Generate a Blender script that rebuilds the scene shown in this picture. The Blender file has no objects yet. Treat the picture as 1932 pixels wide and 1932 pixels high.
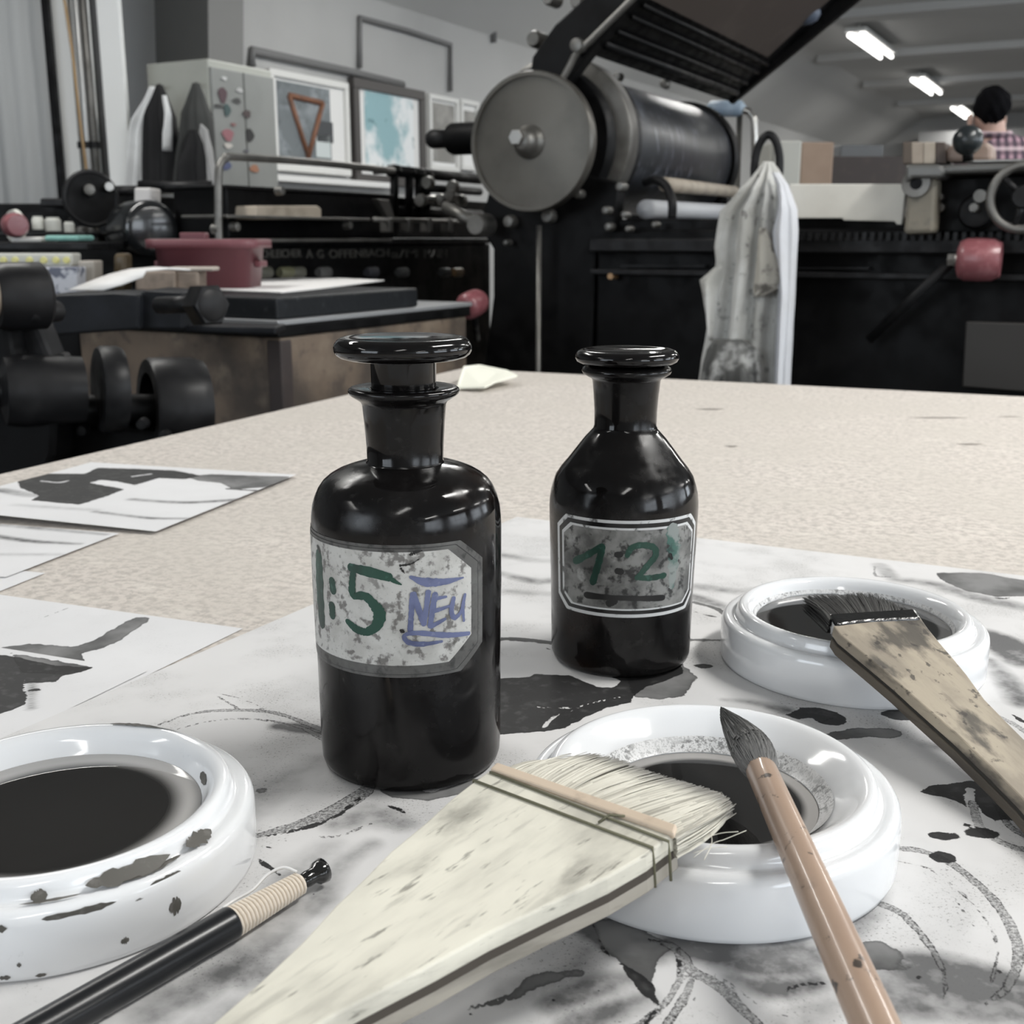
import bpy, bmesh, math, random
import numpy as np
from mathutils import Vector, Matrix
random.seed(7); rng = np.random.default_rng(7)
S = bpy.context.scene
COL = S.collection

# ------------------------------------------------------------------ camera, world, exposure
F = 2150.0; PITCH = math.radians(13.5); EYE = Vector((0, 0, 1.0))
SP, CP = math.sin(PITCH), math.cos(PITCH)
cam = bpy.data.cameras.new('camera'); camo = bpy.data.objects.new('camera', cam); COL.objects.link(camo)
camo.location = EYE; camo.rotation_euler = (math.radians(90) - PITCH, 0, 0)
cam.sensor_width = 36; cam.lens = F / 1932 * 36; cam.clip_start = .02; cam.clip_end = 100
cam.dof.use_dof = True; cam.dof.focus_distance = .43; cam.dof.aperture_fstop = 26
S.camera = camo
S.view_settings.view_transform = 'Standard'; S.view_settings.look = 'None'
S.view_settings.exposure = 0.0; S.view_settings.gamma = 1.0; S.view_settings.use_curve_mapping = False
W = bpy.data.worlds.new('world'); S.world = W; W.use_nodes = True
W.node_tree.nodes['Background'].inputs[0].default_value = (.80, .86, 1, 1)
W.node_tree.nodes['Background'].inputs[1].default_value = .2
S.cycles.max_bounces = 6; S.cycles.diffuse_bounces = 4; S.cycles.use_denoising = True
S.cycles.sample_clamp_indirect = 4

# room axes: A runs along the long walls (away, to the right), B across it
TH = math.radians(28)
A = Vector((math.sin(TH), math.cos(TH), 0)); B = Vector((math.cos(TH), -math.sin(TH), 0)); Z = Vector((0, 0, 1))
def ab(a, b, z=0.): return A * a + B * b + Z * z
TZ = .80      # table top

LAMP_POWER = 36; WINDOW_POWER = 55
def area(name, loc, target, sx, sy, power, col=(1, 1, 1)):
    l = bpy.data.lights.new(name, 'AREA'); l.shape = 'RECTANGLE'; l.size = sx; l.size_y = sy; l.energy = power; l.color = col
    o = bpy.data.objects.new(name, l); COL.objects.link(o); o.location = loc
    d = (Vector(target) - Vector(loc)); o.rotation_euler = d.to_track_quat('-Z', 'Y').to_euler(); return o
LAMP_ROWS = [(-2.45, (-2.0, 1.5, 5.0, 8.5, 12.0, 15.4, 18.8)), (1.0, (-2.0, 1.5, 5.0, 8.5, 12.0, 15.4)), (4.4, (-2.0, 1.5, 5.0, 8.5, 12.0))]
for b_, aa in LAMP_ROWS:
    for a_ in aa:
        p = ab(a_, b_, 2.76)
        near = {(1.0, 1.5): 66, (1.0, -2.0): 16, (-2.45, 1.5): 34, (-2.45, -2.0): 12}.get((b_, a_), LAMP_POWER)   # brighter tubes over the work table
        o = area('tube_light', p, p - Z, .28, 1.5, near, (1, .985, .95)); o.rotation_euler = (0, 0, -TH)
# daylight of the windows in the right-hand and the rear wall
for a_ in (-2.6, 1.2, 5.0, 8.8):
    area('window_daylight', ab(a_, 5.75, 1.75), ab(a_, 0, 1.2), 2.6, 1.5, WINDOW_POWER, (.86, .93, 1))
area('window_daylight', ab(-3.7, -2.2, 1.75), ab(0, -2.2, 1.2), 2.6, 1.5, WINDOW_POWER * .8, (.86, .93, 1))

# ------------------------------------------------------------------ geometry of sight lines (pixel -> point on a real plane)
def ray(px, py):
    u = (px - 966) / F; v = (966 - py) / F
    return Vector((u, CP + v * SP, -SP + v * CP))
def on_plane(px, py, P0, n):
    d = ray(px, py); return EYE + d * ((P0 - EYE).dot(n) / d.dot(n))
def on_z(px, py, z=TZ): return on_plane(px, py, Vector((0, 0, z)), Z)
def on_Y(px, py, Y): return on_plane(px, py, Vector((0, Y, 0)), Vector((0, 1, 0)))
PR0 = Vector((.04, 2.8, 0))                       # front face of the big press
def PR(px, py, d=0): return on_plane(px, py, PR0 + A * d, A)
QR0 = Vector((-.06, 3.6, 0))                      # long side of the left machine
def QR(px, py, d=0): return on_plane(px, py, QR0 + B * d * -1, B)

# ------------------------------------------------------------------ materials
MATS = {}
def nn(nt, t, **k):
    n = nt.nodes.new(t)
    for a, b in k.items(): setattr(n, a, b)
    return n
def mixc(nt, fac, c1, c2):
    m = nn(nt, 'ShaderNodeMix', data_type='RGBA')
    for s, v in ((0, fac), (6, c1), (7, c2)):
        if isinstance(v, (int, float)): m.inputs[s].default_value = v
        elif isinstance(v, tuple): m.inputs[s].default_value = (*v, 1)
        else: nt.links.new(v, m.inputs[s])
    return m.outputs[2]
def math_(nt, op, a, b=None, c=None, clamp=False):
    m = nn(nt, 'ShaderNodeMath', operation=op, use_clamp=clamp)
    for i, v in enumerate((a, b, c)):
        if v is None: continue
        if isinstance(v, (int, float)): m.inputs[i].default_value = v
        else: nt.links.new(v, m.inputs[i])
    return m.outputs[0]
def maprange(nt, x, lo, hi, o0=0., o1=1.):
    m = nn(nt, 'ShaderNodeMapRange', interpolation_type='SMOOTHSTEP')
    nt.links.new(x, m.inputs[0])
    for i, v in enumerate((lo, hi, o0, o1)): m.inputs[i + 1].default_value = v
    return m.outputs[0]
def noise(nt, scale, detail=4, stretch=(1, 1, 1), rot=0., kind='noise', rough=.55, off=0.):
    tc = nn(nt, 'ShaderNodeTexCoord'); m1 = nn(nt, 'ShaderNodeMapping'); m1.inputs['Rotation'].default_value = (0, 0, rot)
    m1.inputs['Location'].default_value = (off, off * .7, off * 1.3)
    m2 = nn(nt, 'ShaderNodeMapping'); m2.inputs['Scale'].default_value = stretch
    nt.links.new(tc.outputs['Object'], m1.inputs[0]); nt.links.new(m1.outputs[0], m2.inputs[0])
    if kind == 'voronoi':
        t = nn(nt, 'ShaderNodeTexVoronoi'); t.inputs['Scale'].default_value = scale
        nt.links.new(m2.outputs[0], t.inputs[0]); return t.outputs[0]
    t = nn(nt, 'ShaderNodeTexNoise'); t.inputs['Scale'].default_value = scale; t.inputs['Detail'].default_value = detail
    t.inputs['Roughness'].default_value = rough
    nt.links.new(m2.outputs[0], t.inputs[0]); return t.outputs[0]
def M(name, col, rough=.5, metal=0., over=(), bump=None, coat=0., emit=None, spec=.5, rot=0., rnoise=None):
    """over: tuples (scale, colour, lo, hi, amount, stretch)"""
    if name in MATS: return MATS[name]
    m = bpy.data.materials.new(name); m.use_nodes = True; nt = m.node_tree
    b = nt.nodes['Principled BSDF']; b.inputs['Roughness'].default_value = rough; b.inputs['Metallic'].default_value = metal
    b.inputs['Coat Weight'].default_value = coat; b.inputs['Coat Roughness'].default_value = .05
    b.inputs['Specular IOR Level'].default_value = spec
    c = col
    for i, ov in enumerate(over):
        sc, c2, lo, hi, amt = ov[:5]; st = ov[5] if len(ov) > 5 else (1, 1, 1)
        f = maprange(nt, noise(nt, sc, 6, st, rot, off=i * 3.1), lo, hi, 0, amt)
        c = mixc(nt, f, c, c2)
    if isinstance(c, tuple): b.inputs['Base Color'].default_value = (*c, 1)
    else: nt.links.new(c, b.inputs['Base Color'])
    if rnoise:
        nt.links.new(maprange(nt, noise(nt, rnoise[0], 5, off=9), .35, .7, rnoise[1], rnoise[2]), b.inputs['Roughness'])
    if bump:
        bn = nn(nt, 'ShaderNodeBump'); bn.inputs['Strength'].default_value = bump[1]; bn.inputs['Distance'].default_value = bump[2]
        nt.links.new(noise(nt, bump[0], 5, bump[3] if len(bump) > 3 else (1, 1, 1), rot), bn.inputs['Height'])
        nt.links.new(bn.outputs[0], b.inputs['Normal'])
    if emit:
        b.inputs['Emission Color'].default_value = (*emit[0], 1); b.inputs['Emission Strength'].default_value = emit[1]
    MATS[name] = m; return m

# ------------------------------------------------------------------ mesh helpers
def obj(name, verts, faces, mat=None, parent=None, smooth=False, bevel=0, bseg=2, attrs=None):
    me = bpy.data.meshes.new(name)
    if isinstance(verts, np.ndarray): verts = verts.tolist() if len(verts) < 50000 else verts
    if isinstance(verts, np.ndarray):
        faces = np.asarray(faces, dtype=np.int32)
        me.vertices.add(len(verts)); me.vertices.foreach_set('co', verts.astype(np.float32).ravel())
        k = faces.shape[1]; me.loops.add(faces.size); me.loops.foreach_set('vertex_index', faces.ravel())
        me.polygons.add(len(faces)); me.polygons.foreach_set('loop_start', np.arange(0, faces.size, k, dtype=np.int32))
        me.update(calc_edges=True)
    else:
        me.from_pydata([tuple(v) for v in verts], [], [tuple(f) for f in (faces.tolist() if isinstance(faces, np.ndarray) else faces)])
    me.validate(); me.update()
    if mat: me.materials.append(mat)
    if smooth: me.polygons.foreach_set('use_smooth', [True] * len(me.polygons))
    for k, v in (attrs or {}).items():
        at = me.attributes.new(k, 'FLOAT', 'POINT'); at.data.foreach_set('value', np.asarray(v, dtype=np.float32))
    o = bpy.data.objects.new(name, me); COL.objects.link(o)
    if bevel:
        m = o.modifiers.new('bevel', 'BEVEL'); m.width = bevel; m.segments = bseg; m.limit_method = 'ANGLE'; m.angle_limit = math.radians(40)
    if parent: par(o, parent)
    return o
def fixn(o):
    bm = bmesh.new(); bm.from_mesh(o.data); bmesh.ops.recalc_face_normals(bm, faces=bm.faces); bm.to_mesh(o.data); bm.free(); return o
def world_inv(p):
    m = Matrix.Identity(4)
    while p is not None:
        m = Matrix.LocRotScale(p.location, p.rotation_euler, p.scale).copy() @ m if p.parent is None else m
        p = p.parent
    return m
def par(o, p):
    o.parent = p
    root = p
    while root.parent: root = root.parent
    # meshes of parts are written in world space, so undo the root's location once
    if p.parent is None: o.matrix_parent_inverse = Matrix.Translation(-root.location)
    return o
def thing(name, label, cat, loc, group=None):
    o = bpy.data.objects.new(name, None); COL.objects.link(o); o.location = loc; o.empty_display_size = .05
    tag(o, label, cat, group); return o
def tag(o, label, cat, group=None, kind=None):
    o['label'] = label; o['category'] = cat
    if group: o['group'] = group
    if kind: o['kind'] = kind
    return o
def struct(o): o['kind'] = 'structure'; return o
def box(name, c, size, mat, parent=None, ax=None, bevel=0, bseg=2):
    """c = centre; size along ax = (x, y, z) axes"""
    X, Y, Zz = ax or (Vector((1, 0, 0)), Vector((0, 1, 0)), Z)
    v = [Vector(c) + X * (sx * size[0] / 2) + Y * (sy * size[1] / 2) + Zz * (sz * size[2] / 2)
         for sz in (-1, 1) for sy in (-1, 1) for sx in (-1, 1)]
    f = [(0, 2, 3, 1), (4, 5, 7, 6), (0, 1, 5, 4), (2, 6, 7, 3), (0, 4, 6, 2), (1, 3, 7, 5)]
    return fixn(obj(name, v, f, mat, parent, bevel=bevel, bseg=bseg))
ABX = (B, A, Z)
def prism(name, pts, ext, mat, parent=None, bevel=0):
    n = len(pts); ext = Vector(ext); v = [Vector(p) for p in pts] + [Vector(p) + ext for p in pts]
    f = [tuple(range(n)), tuple(range(2 * n - 1, n - 1, -1))] + [(i, (i + 1) % n, (i + 1) % n + n, i + n) for i in range(n)]
    return fixn(obj(name, v, f, mat, parent, bevel=bevel))
def frame_of(d):
    d = d.normalized(); u = Z.cross(d)
    if u.length < 1e-3: u = Vector((1, 0, 0))
    u.normalize(); return u, d.cross(u).normalized()
def lathe(name, prof, mat, parent=None, loc=(0, 0, 0), axis=Z, seg=64, smooth=True, attr=None, squash=None):
    axis = Vector(axis).normalized(); u, w = frame_of(axis) if axis != Z else (Vector((1, 0, 0)), Vector((0, 1, 0)))
    loc = Vector(loc); v = []; f = []; rings = []
    for r, z in prof:
        if r < 1e-6: rings.append([len(v)]); v.append(loc + axis * z)
        else:
            rings.append(list(range(len(v), len(v) + seg)))
            for i in range(seg):
                a = 2 * math.pi * i / seg
                v.append(loc + axis * z + u * (r * math.cos(a)) + w * (r * math.sin(a)))
    for a, b in zip(rings, rings[1:]):
        for i in range(seg):
            j = (i + 1) % seg
            if len(a) == 1 and len(b) == 1: break
            if len(a) == 1: f.append((a[0], b[i], b[j]))
            elif len(b) == 1: f.append((a[i], a[j], b[0]))
            else: f.append((a[i], a[j], b[j], b[i]))
    o = obj(name, v, f, mat, parent, smooth)
    fixn(o)
    if smooth: mod = o.modifiers.new('es', 'EDGE_SPLIT'); mod.split_angle = math.radians(50)
    return o
def tube(name, pts, r, mat, parent=None, seg=12, closed=False, smooth=True):
    pts = [Vector(p) for p in pts]; n = len(pts); rr = r if isinstance(r, (list, tuple)) else [r] * n
    v = []; f = []; pu = None
    for i, p in enumerate(pts):
        t = (pts[(i + 1) % n] - pts[i - 1]) if closed else (pts[min(i + 1, n - 1)] - pts[max(i - 1, 0)])
        t.normalize()
        if pu is None: pu, _ = frame_of(t)
        pu = (pu - t * pu.dot(t)).normalized(); w = t.cross(pu)
        for k in range(seg):
            a = 2 * math.pi * k / seg; v.append(p + pu * (rr[i] * math.cos(a)) + w * (rr[i] * math.sin(a)))
    for i in range(n if closed else n - 1):
        j = (i + 1) % n
        for k in range(seg):
            l = (k + 1) % seg; f.append((i * seg + k, i * seg + l, j * seg + l, j * seg + k))
    if not closed: f += [tuple(range(seg))[::-1], tuple((n - 1) * seg + k for k in range(seg))]
    return fixn(obj(name, v, f, mat, parent, smooth))
def smoothpts(pts, n=8):
    pts = [Vector(p) for p in pts]; out = []
    P = [pts[0] * 2 - pts[1]] + pts + [pts[-1] * 2 - pts[-2]]
    for i in range(1, len(P) - 2):
        for k in range(n):
            t = k / n; a, b, c, d = P[i - 1], P[i], P[i + 1], P[i + 2]
            out.append(.5 * ((2 * b) + (c - a) * t + (2 * a - 5 * b + 4 * c - d) * t * t + (3 * b - a - 3 * c + d) * t ** 3))
    out.append(pts[-1]); return out
def join_mesh(name, parts, mat, parent=None, smooth=False):
    v = []; f = []
    for pv, pf in parts:
        o = len(v); v += list(pv); f += [tuple(i + o for i in q) for q in pf]
    return obj(name, v, f, mat, parent, smooth)
def boxvf(c, size, ax=ABX):
    X, Y, Zz = ax
    v = [Vector(c) + X * (sx * size[0] / 2) + Y * (sy * size[1] / 2) + Zz * (sz * size[2] / 2) for sz in (-1, 1) for sy in (-1, 1) for sx in (-1, 1)]
    return v, [(0, 2, 3, 1), (4, 5, 7, 6), (0, 1, 5, 4), (2, 6, 7, 3), (0, 4, 6, 2), (1, 3, 7, 5)]

# ------------------------------------------------------------------ common materials
m_wall = M('wall_paint', (.40, .40, .395), .8, over=[(1.2, (.33, .33, .325), .4, .7, .6)], bump=(60, .15, .003))
m_ceil = M('ceiling_paint', (.50, .50, .49), .85, over=[(.8, (.44, .44, .43), .4, .7, .6)])
m_floor = M('floor_concrete', (.10, .095, .09), .5, over=[(4, (.06, .06, .06), .4, .6, .8)])
m_iron = M('black_iron', (.0025, .0025, .0028), .5, .0, over=[(9, (.006, .006, .0066), .5, .75, .6)], rnoise=(20, .4, .65), spec=.15)
m_iron2 = M('worn_black_iron', (.008, .008, .0088), .5, .0, over=[(25, (.026, .026, .026), .5, .8, .5)], rnoise=(30, .38, .6), spec=.22)
m_steel = M('dull_steel', (.17, .165, .155), .42, .7, over=[(14, (.08, .078, .07), .4, .7, .7)])
m_bright = M('bright_steel', (.45, .44, .42), .3, .9)
m_disc = M('turned_disc_metal', (.115, .108, .095), .36, .6, over=[(7, (.07, .066, .058), .4, .7, .7)], bump=(90, .1, .001))
m_wood = M('worn_wood', (.15, .112, .082), .6, over=[(5, (.045, .036, .03), .42, .6, .85), (14, (.22, .175, .13), .5, .7, .6), (30, (.05, .04, .034), .55, .68, .6)], bump=(30, .2, .002, (1, 1, .2)))
m_tan = M('tan_block_wood', (.36, .31, .25), .6, over=[(20, (.22, .19, .15), .45, .7, .7)])
m_red = M('red_knob_plastic', (.22, .075, .085), .3, over=[(60, (.36, .16, .17), .5, .7, .6)], bump=(120, .3, .002))
m_white = M('white_paper', (.78, .77, .76), .7)
m_cloth = None

# ------------------------------------------------------------------ room
CE = 2.92; BL, BR_, AF, AB_ = -4.08, 6.0, 20.4, -4.0
def roombox(name, a0, a1, b0, b1, z0, z1, mat): return box(name, ab((a0 + a1) / 2, (b0 + b1) / 2, (z0 + z1) / 2), (abs(b1 - b0), abs(a1 - a0), abs(z1 - z0)), mat, None, ABX)
struct(roombox('floor', AB_ - .2, AF + .2, BL - .2, BR_ + .2, -.1, 0, m_floor))
struct(roombox('ceiling', AB_ - .2, AF + .2, BL - .2, BR_ + .2, CE, CE + .1, m_ceil))
struct(roombox('wall_left', 4.7, AF + .2, BL - .2, BL, 0, CE, m_wall))
struct(roombox('wall_far', AF, AF + .2, BL, BR_, 0, CE, m_wall))
def wall_holes(name, along, fixed, thick, lo, hi, holes, z0=.95, z1=2.45):
    """a wall with window openings; along = 'a' or 'b'"""
    parts = []
    def bx(s0, s1, q0, q1):
        c, w = (s0 + s1) / 2, s1 - s0
        if along == 'a': parts.append(boxvf(ab(c, fixed + thick / 2, (q0 + q1) / 2), (abs(thick), w, q1 - q0)))
        else: parts.append(boxvf(ab(fixed + thick / 2, c, (q0 + q1) / 2), (w, abs(thick), q1 - q0)))
    bx(lo, hi, 0, z0); bx(lo, hi, z1, CE)
    e = [lo] + [x for h in holes for x in h] + [hi]
    for s0, s1 in zip(e[0::2], e[1::2]): bx(s0, s1, z0, z1)
    o = join_mesh(name, parts, m_wall); struct(o); return o
m_pane = M('window_sky_glow', (.8, .88, 1), .3, emit=((.82, .91, 1), 2.0))
m_frame = M('window_frame_paint', (.6, .6, .58), .5)
hr = [(a - 1.35, a + 1.35) for a in (-2.6, 1.2, 5.0, 8.8)]
wall_holes('wall_right', 'a', BR_, .2, AB_, AF, hr)
wall_holes('wall_back', 'b', AB_, -.2, BL, BR_, [(-3.55, -.85)])
def win(n, along, fixed, s0, s1):
    e = bpy.data.objects.new(f'window_{n}', None); COL.objects.link(e); e['kind'] = 'structure'
    e.location = ab((s0 + s1) / 2, fixed, .95) if along == 'a' else ab(fixed, (s0 + s1) / 2, .95)
    for i in range(3):
        for j in range(2):
            q0 = s0 + (s1 - s0) * i / 3 + .04; q1 = s0 + (s1 - s0) * (i + 1) / 3 - .04; zz0 = .99 + .75 * j; zz1 = zz0 + .66
            if along == 'a': box('pane', ab((q0 + q1) / 2, fixed, (zz0 + zz1) / 2), (.01, q1 - q0, zz1 - zz0), m_pane, e, ABX)
            else: box('pane', ab(fixed, (q0 + q1) / 2, (zz0 + zz1) / 2), (q1 - q0, .01, zz1 - zz0), m_pane, e, ABX)
    parts = []
    for i in range(4):
        s = s0 + (s1 - s0) * i / 3
        parts.append(boxvf(ab(s, fixed, 1.7) if along == 'a' else ab(fixed, s, 1.7), (.06, .09, 1.5) if along == 'a' else (.09, .06, 1.5)))
    for zz in (.97, 1.7, 2.43):
        c = (s0 + s1) / 2; parts.append(boxvf(ab(c, fixed, zz) if along == 'a' else ab(fixed, c, zz), (.06, s1 - s0, .06) if along == 'a' else (s1 - s0, .06, .06)))
    join_mesh('window_frame', parts, m_frame, e)
for n, h in enumerate(hr): win(n + 1, 'a', BR_ + .1, *h)
win(5, 'b', AB_ - .1, -3.55, -.85)
# coved ceiling edge above the left wall, wall step (pier) and the near left wall
cz = 2.36
struct(prism('trim_1', [ab(4.95, BL, cz), ab(4.95, BL, CE), ab(4.95, BL + .85, CE)], A * (AF - 4.95), m_ceil))
pier_y = 6.1
pA = on_Y(460, 110, 6.1); a_p = pA.dot(A)
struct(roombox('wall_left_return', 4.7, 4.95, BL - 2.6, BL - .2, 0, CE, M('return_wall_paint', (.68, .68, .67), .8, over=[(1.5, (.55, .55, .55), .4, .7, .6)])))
struct(roombox('wall_left_near', AB_, 4.7, BL - 2.8, BL - 2.6, 0, CE, m_wall))
struct(roombox('wall_back_left', AB_ - .2, AB_, BL - 2.8, BL, 0, CE, m_wall))
struct(roombox('floor_left', AB_ - .2, 4.95, BL - 2.8, BL - .2, -.1, 0, m_floor))
struct(roombox('ceiling_left', AB_ - .2, 4.95, BL - 2.8, BL - .2, CE, CE + .1, m_ceil))
# ceiling beams
for i, a_ in enumerate((1.2, 3.6, 6.0, 8.4, 10.8, 13.2, 15.6, 18.0)):
    o = roombox(f'trim_{i+2}', a_ - .14, a_ + .14, BL + .85, BR_, CE - .07, CE + .001, m_ceil); struct(o)
# dropped soffit at the far end
struct(roombox('trim_11', 19.6, 20.3, BL + .9, 5.8, 2.2, CE - .3, M('soffit_grey', (.22, .22, .22), .8)))

# ceiling lamps
m_tube = M('lit_tube', (1, 1, 1), .3, emit=((1, .98, .94), 4.0)); m_fix = M('lamp_housing', (.7, .7, .68), .4)
where = ['over the work table', 'over the big press', 'behind the press hood', 'nearest of the visible row above the machines', 'middle of the visible row at the far ceiling', 'farthest of the visible row at the far ceiling', 'at the far wall']
for r_, (b_, aa) in enumerate(LAMP_ROWS):
    for k, a_ in enumerate(aa):
        if r_ == 0 and a_ >= 12: lab = ['twin tube ceiling lamp nearest and largest of the three seen at right', 'middle twin tube ceiling lamp of the three seen at right', 'farthest small twin tube ceiling lamp left of the dark haired head'][k - 4]; grp = 'ceiling lamps in the far row'
        else: lab = 'twin tube ceiling lamp hung outside the picture'; grp = 'ceiling lamps outside the picture'
        t = thing('ceiling_lamp', lab, 'lamp', ab(a_, b_, CE), grp)
        box('lamp_housing', ab(a_, b_, 2.845), (.20, 1.50, .04), m_fix, t, ABX, bevel=.01)
        for s in (-.055, .055):
            c = ab(a_, b_ + s, 2.80); tube('lamp_tube', [c - A * .74, c + A * .74], .02, m_tube, t, seg=10)
        for s in (-.6, .6): tube('suspension_rod', [ab(a_ + s, b_, 2.82), ab(a_ + s, b_, CE)], .006, m_fix, t, seg=6)

# ------------------------------------------------------------------ the felt-topped table
T0 = on_z(870, 695); te1 = Vector((.747, -.33, 0)).normalized(); te2 = Vector((-te1.y * -1, 0, 0))
te2 = Vector((te1.y, -te1.x, 0))        # towards the camera
table = thing('work_table', 'large work table with a mottled beige grey felt board top', 'table', T0 + te1 * .8 + te2 * 1.2 - Z * TZ)
def tpt(i, j, z=0): return Vector((T0.x, T0.y, 0)) + te1 * i + te2 * j + Z * z
m_felt = M('grey_beige_felt', (.60, .552, .508), .95, over=[(170, (.41, .38, .35), .42, .64, .85, (1, 1, 1)), (420, (.34, .32, .30), .54, .68, .6), (60, (.70, .66, .60), .5, .7, .5, (1, 2.2, 1)), (7, (.52, .485, .44), .4, .65, .5)], bump=(420, .5, .0006), rot=.4)
TAX = (te1, te2, Z)
box('table_top', tpt(.85, 1.25, TZ - .0125), (1.7, 2.5, .025), m_felt, table, TAX, bevel=.002)
m_tleg = M('table_frame_wood', (.20, .15, .10), .6, over=[(8, (.12, .09, .06), .4, .7, .7)])
for i in (.08, 1.62):
    for j in (.08, 2.42): box('leg', tpt(i, j, .34), (.07, .07, .68), m_tleg, table, TAX)
for i in (.08, 1.62): box('apron', tpt(i, 1.25, .72), (.03, 2.27, .10), m_tleg, table, TAX)
for j in (.08, 2.42): box('apron', tpt(.85, j, .72), (1.47, .03, .10), m_tleg, table, TAX)

# ------------------------------------------------------------------ painted papers: signed distance fields of the ink marks
def seg_dist(P, a, b, ra, rb):
    d = b - a; L = max((d * d).sum(), 1e-12); t = np.clip(((P - a) @ d) / L, 0, 1)
    return (ra + (rb - ra) * t) - np.hypot(P[:, 0] - a[0] - t * d[0], P[:, 1] - a[1] - t * d[1])
def poly_sdf(P, poly):
    n = len(poly); dist = np.full(len(P), 1e9); inside = np.zeros(len(P), bool)
    for i in range(n):
        a, b = poly[i], poly[(i + 1) % n]
        dist = np.minimum(dist, -seg_dist(P, a, b, 0, 0))
        c = ((a[1] > P[:, 1]) != (b[1] > P[:, 1]))
        with np.errstate(divide='ignore', invalid='ignore'):
            x = (b[0] - a[0]) * (P[:, 1] - a[1]) / (b[1] - a[1]) + a[0]
        inside ^= c & (P[:, 0] < x)
    return np.where(inside, dist, -dist)
def w2(px, py): v = on_z(px, py); return np.array([v.x, v.y])
class Ink:
    def __init__(s, V): s.P = V[:, :2].astype(float); n = len(V); s.f = {k: np.full(n, -10.) for k in ('dark', 'mid', 'ring')}; s.wash = np.zeros(n)
    def _near(s, pts, r):
        pts = np.array(pts); lo = pts.min(0) - r; hi = pts.max(0) + r
        return np.where((s.P[:, 0] > lo[0]) & (s.P[:, 0] < hi[0]) & (s.P[:, 1] > lo[1]) & (s.P[:, 1] < hi[1]))[0]
    def poly(s, k, pts, carve=False):
        q = [w2(*p) for p in pts]; i = s._near(q, .012)
        if not len(i): return
        d = poly_sdf(s.P[i], q) * 1000
        s.f[k][i] = np.minimum(s.f[k][i], -d) if carve else np.maximum(s.f[k][i], d)
    def stroke(s, k, pts, w, carve=False):
        """w: width in mm (number or list)"""
        ws = w if isinstance(w, (list, tuple)) else [w] * len(pts)
        P3 = smoothpts([Vector((*w2(*p), ww / 2000)) for p, ww in zip(pts, ws)], 5) if len(pts) > 2 else [Vector((*w2(*p), ww / 2000)) for p, ww in zip(pts, ws)]
        q = [np.array([v.x, v.y]) for v in P3]; i = s._near(q, .012 + max(ws) / 1000)
        if not len(i): return
        d = np.full(len(i), -1e3)
        for a, b, va, vb in zip(q, q[1:], P3, P3[1:]): d = np.maximum(d, seg_dist(s.P[i], a, b, va.z, vb.z) * 1000)
        if k == 'wash': return i, d
        s.f[k][i] = np.minimum(s.f[k][i], -d) if carve else np.maximum(s.f[k][i], d)
    def wash_(s, pts, w, dens, soft=6.):
        r = s.stroke('wash', pts, w)
        if r is None: return
        i, d = r; s.wash[i] = np.maximum(s.wash[i], dens * np.clip(d / soft + .5, 0, 1))
    def spot(s, k, px, py, rx_mm, ry_mm=None, rot=0):
        c = w2(px, py); i = s._near([c], rx_mm / 1000 + .012)
        if not len(i): return
        ry = ry_mm or rx_mm; D = (s.P[i] - c) * 1000; ca, sa = math.cos(rot), math.sin(rot)
        X = D[:, 0] * ca + D[:, 1] * sa; Y = -D[:, 0] * sa + D[:, 1] * ca
        s.f[k][i] = np.maximum(s.f[k][i], (1 - np.hypot(X / rx_mm, Y / ry)) * min(rx_mm, ry))
    def attrs(s): return {'dark': s.f['dark'], 'mid': s.f['mid'], 'ring': s.f['ring'], 'wash': s.wash}
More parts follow.
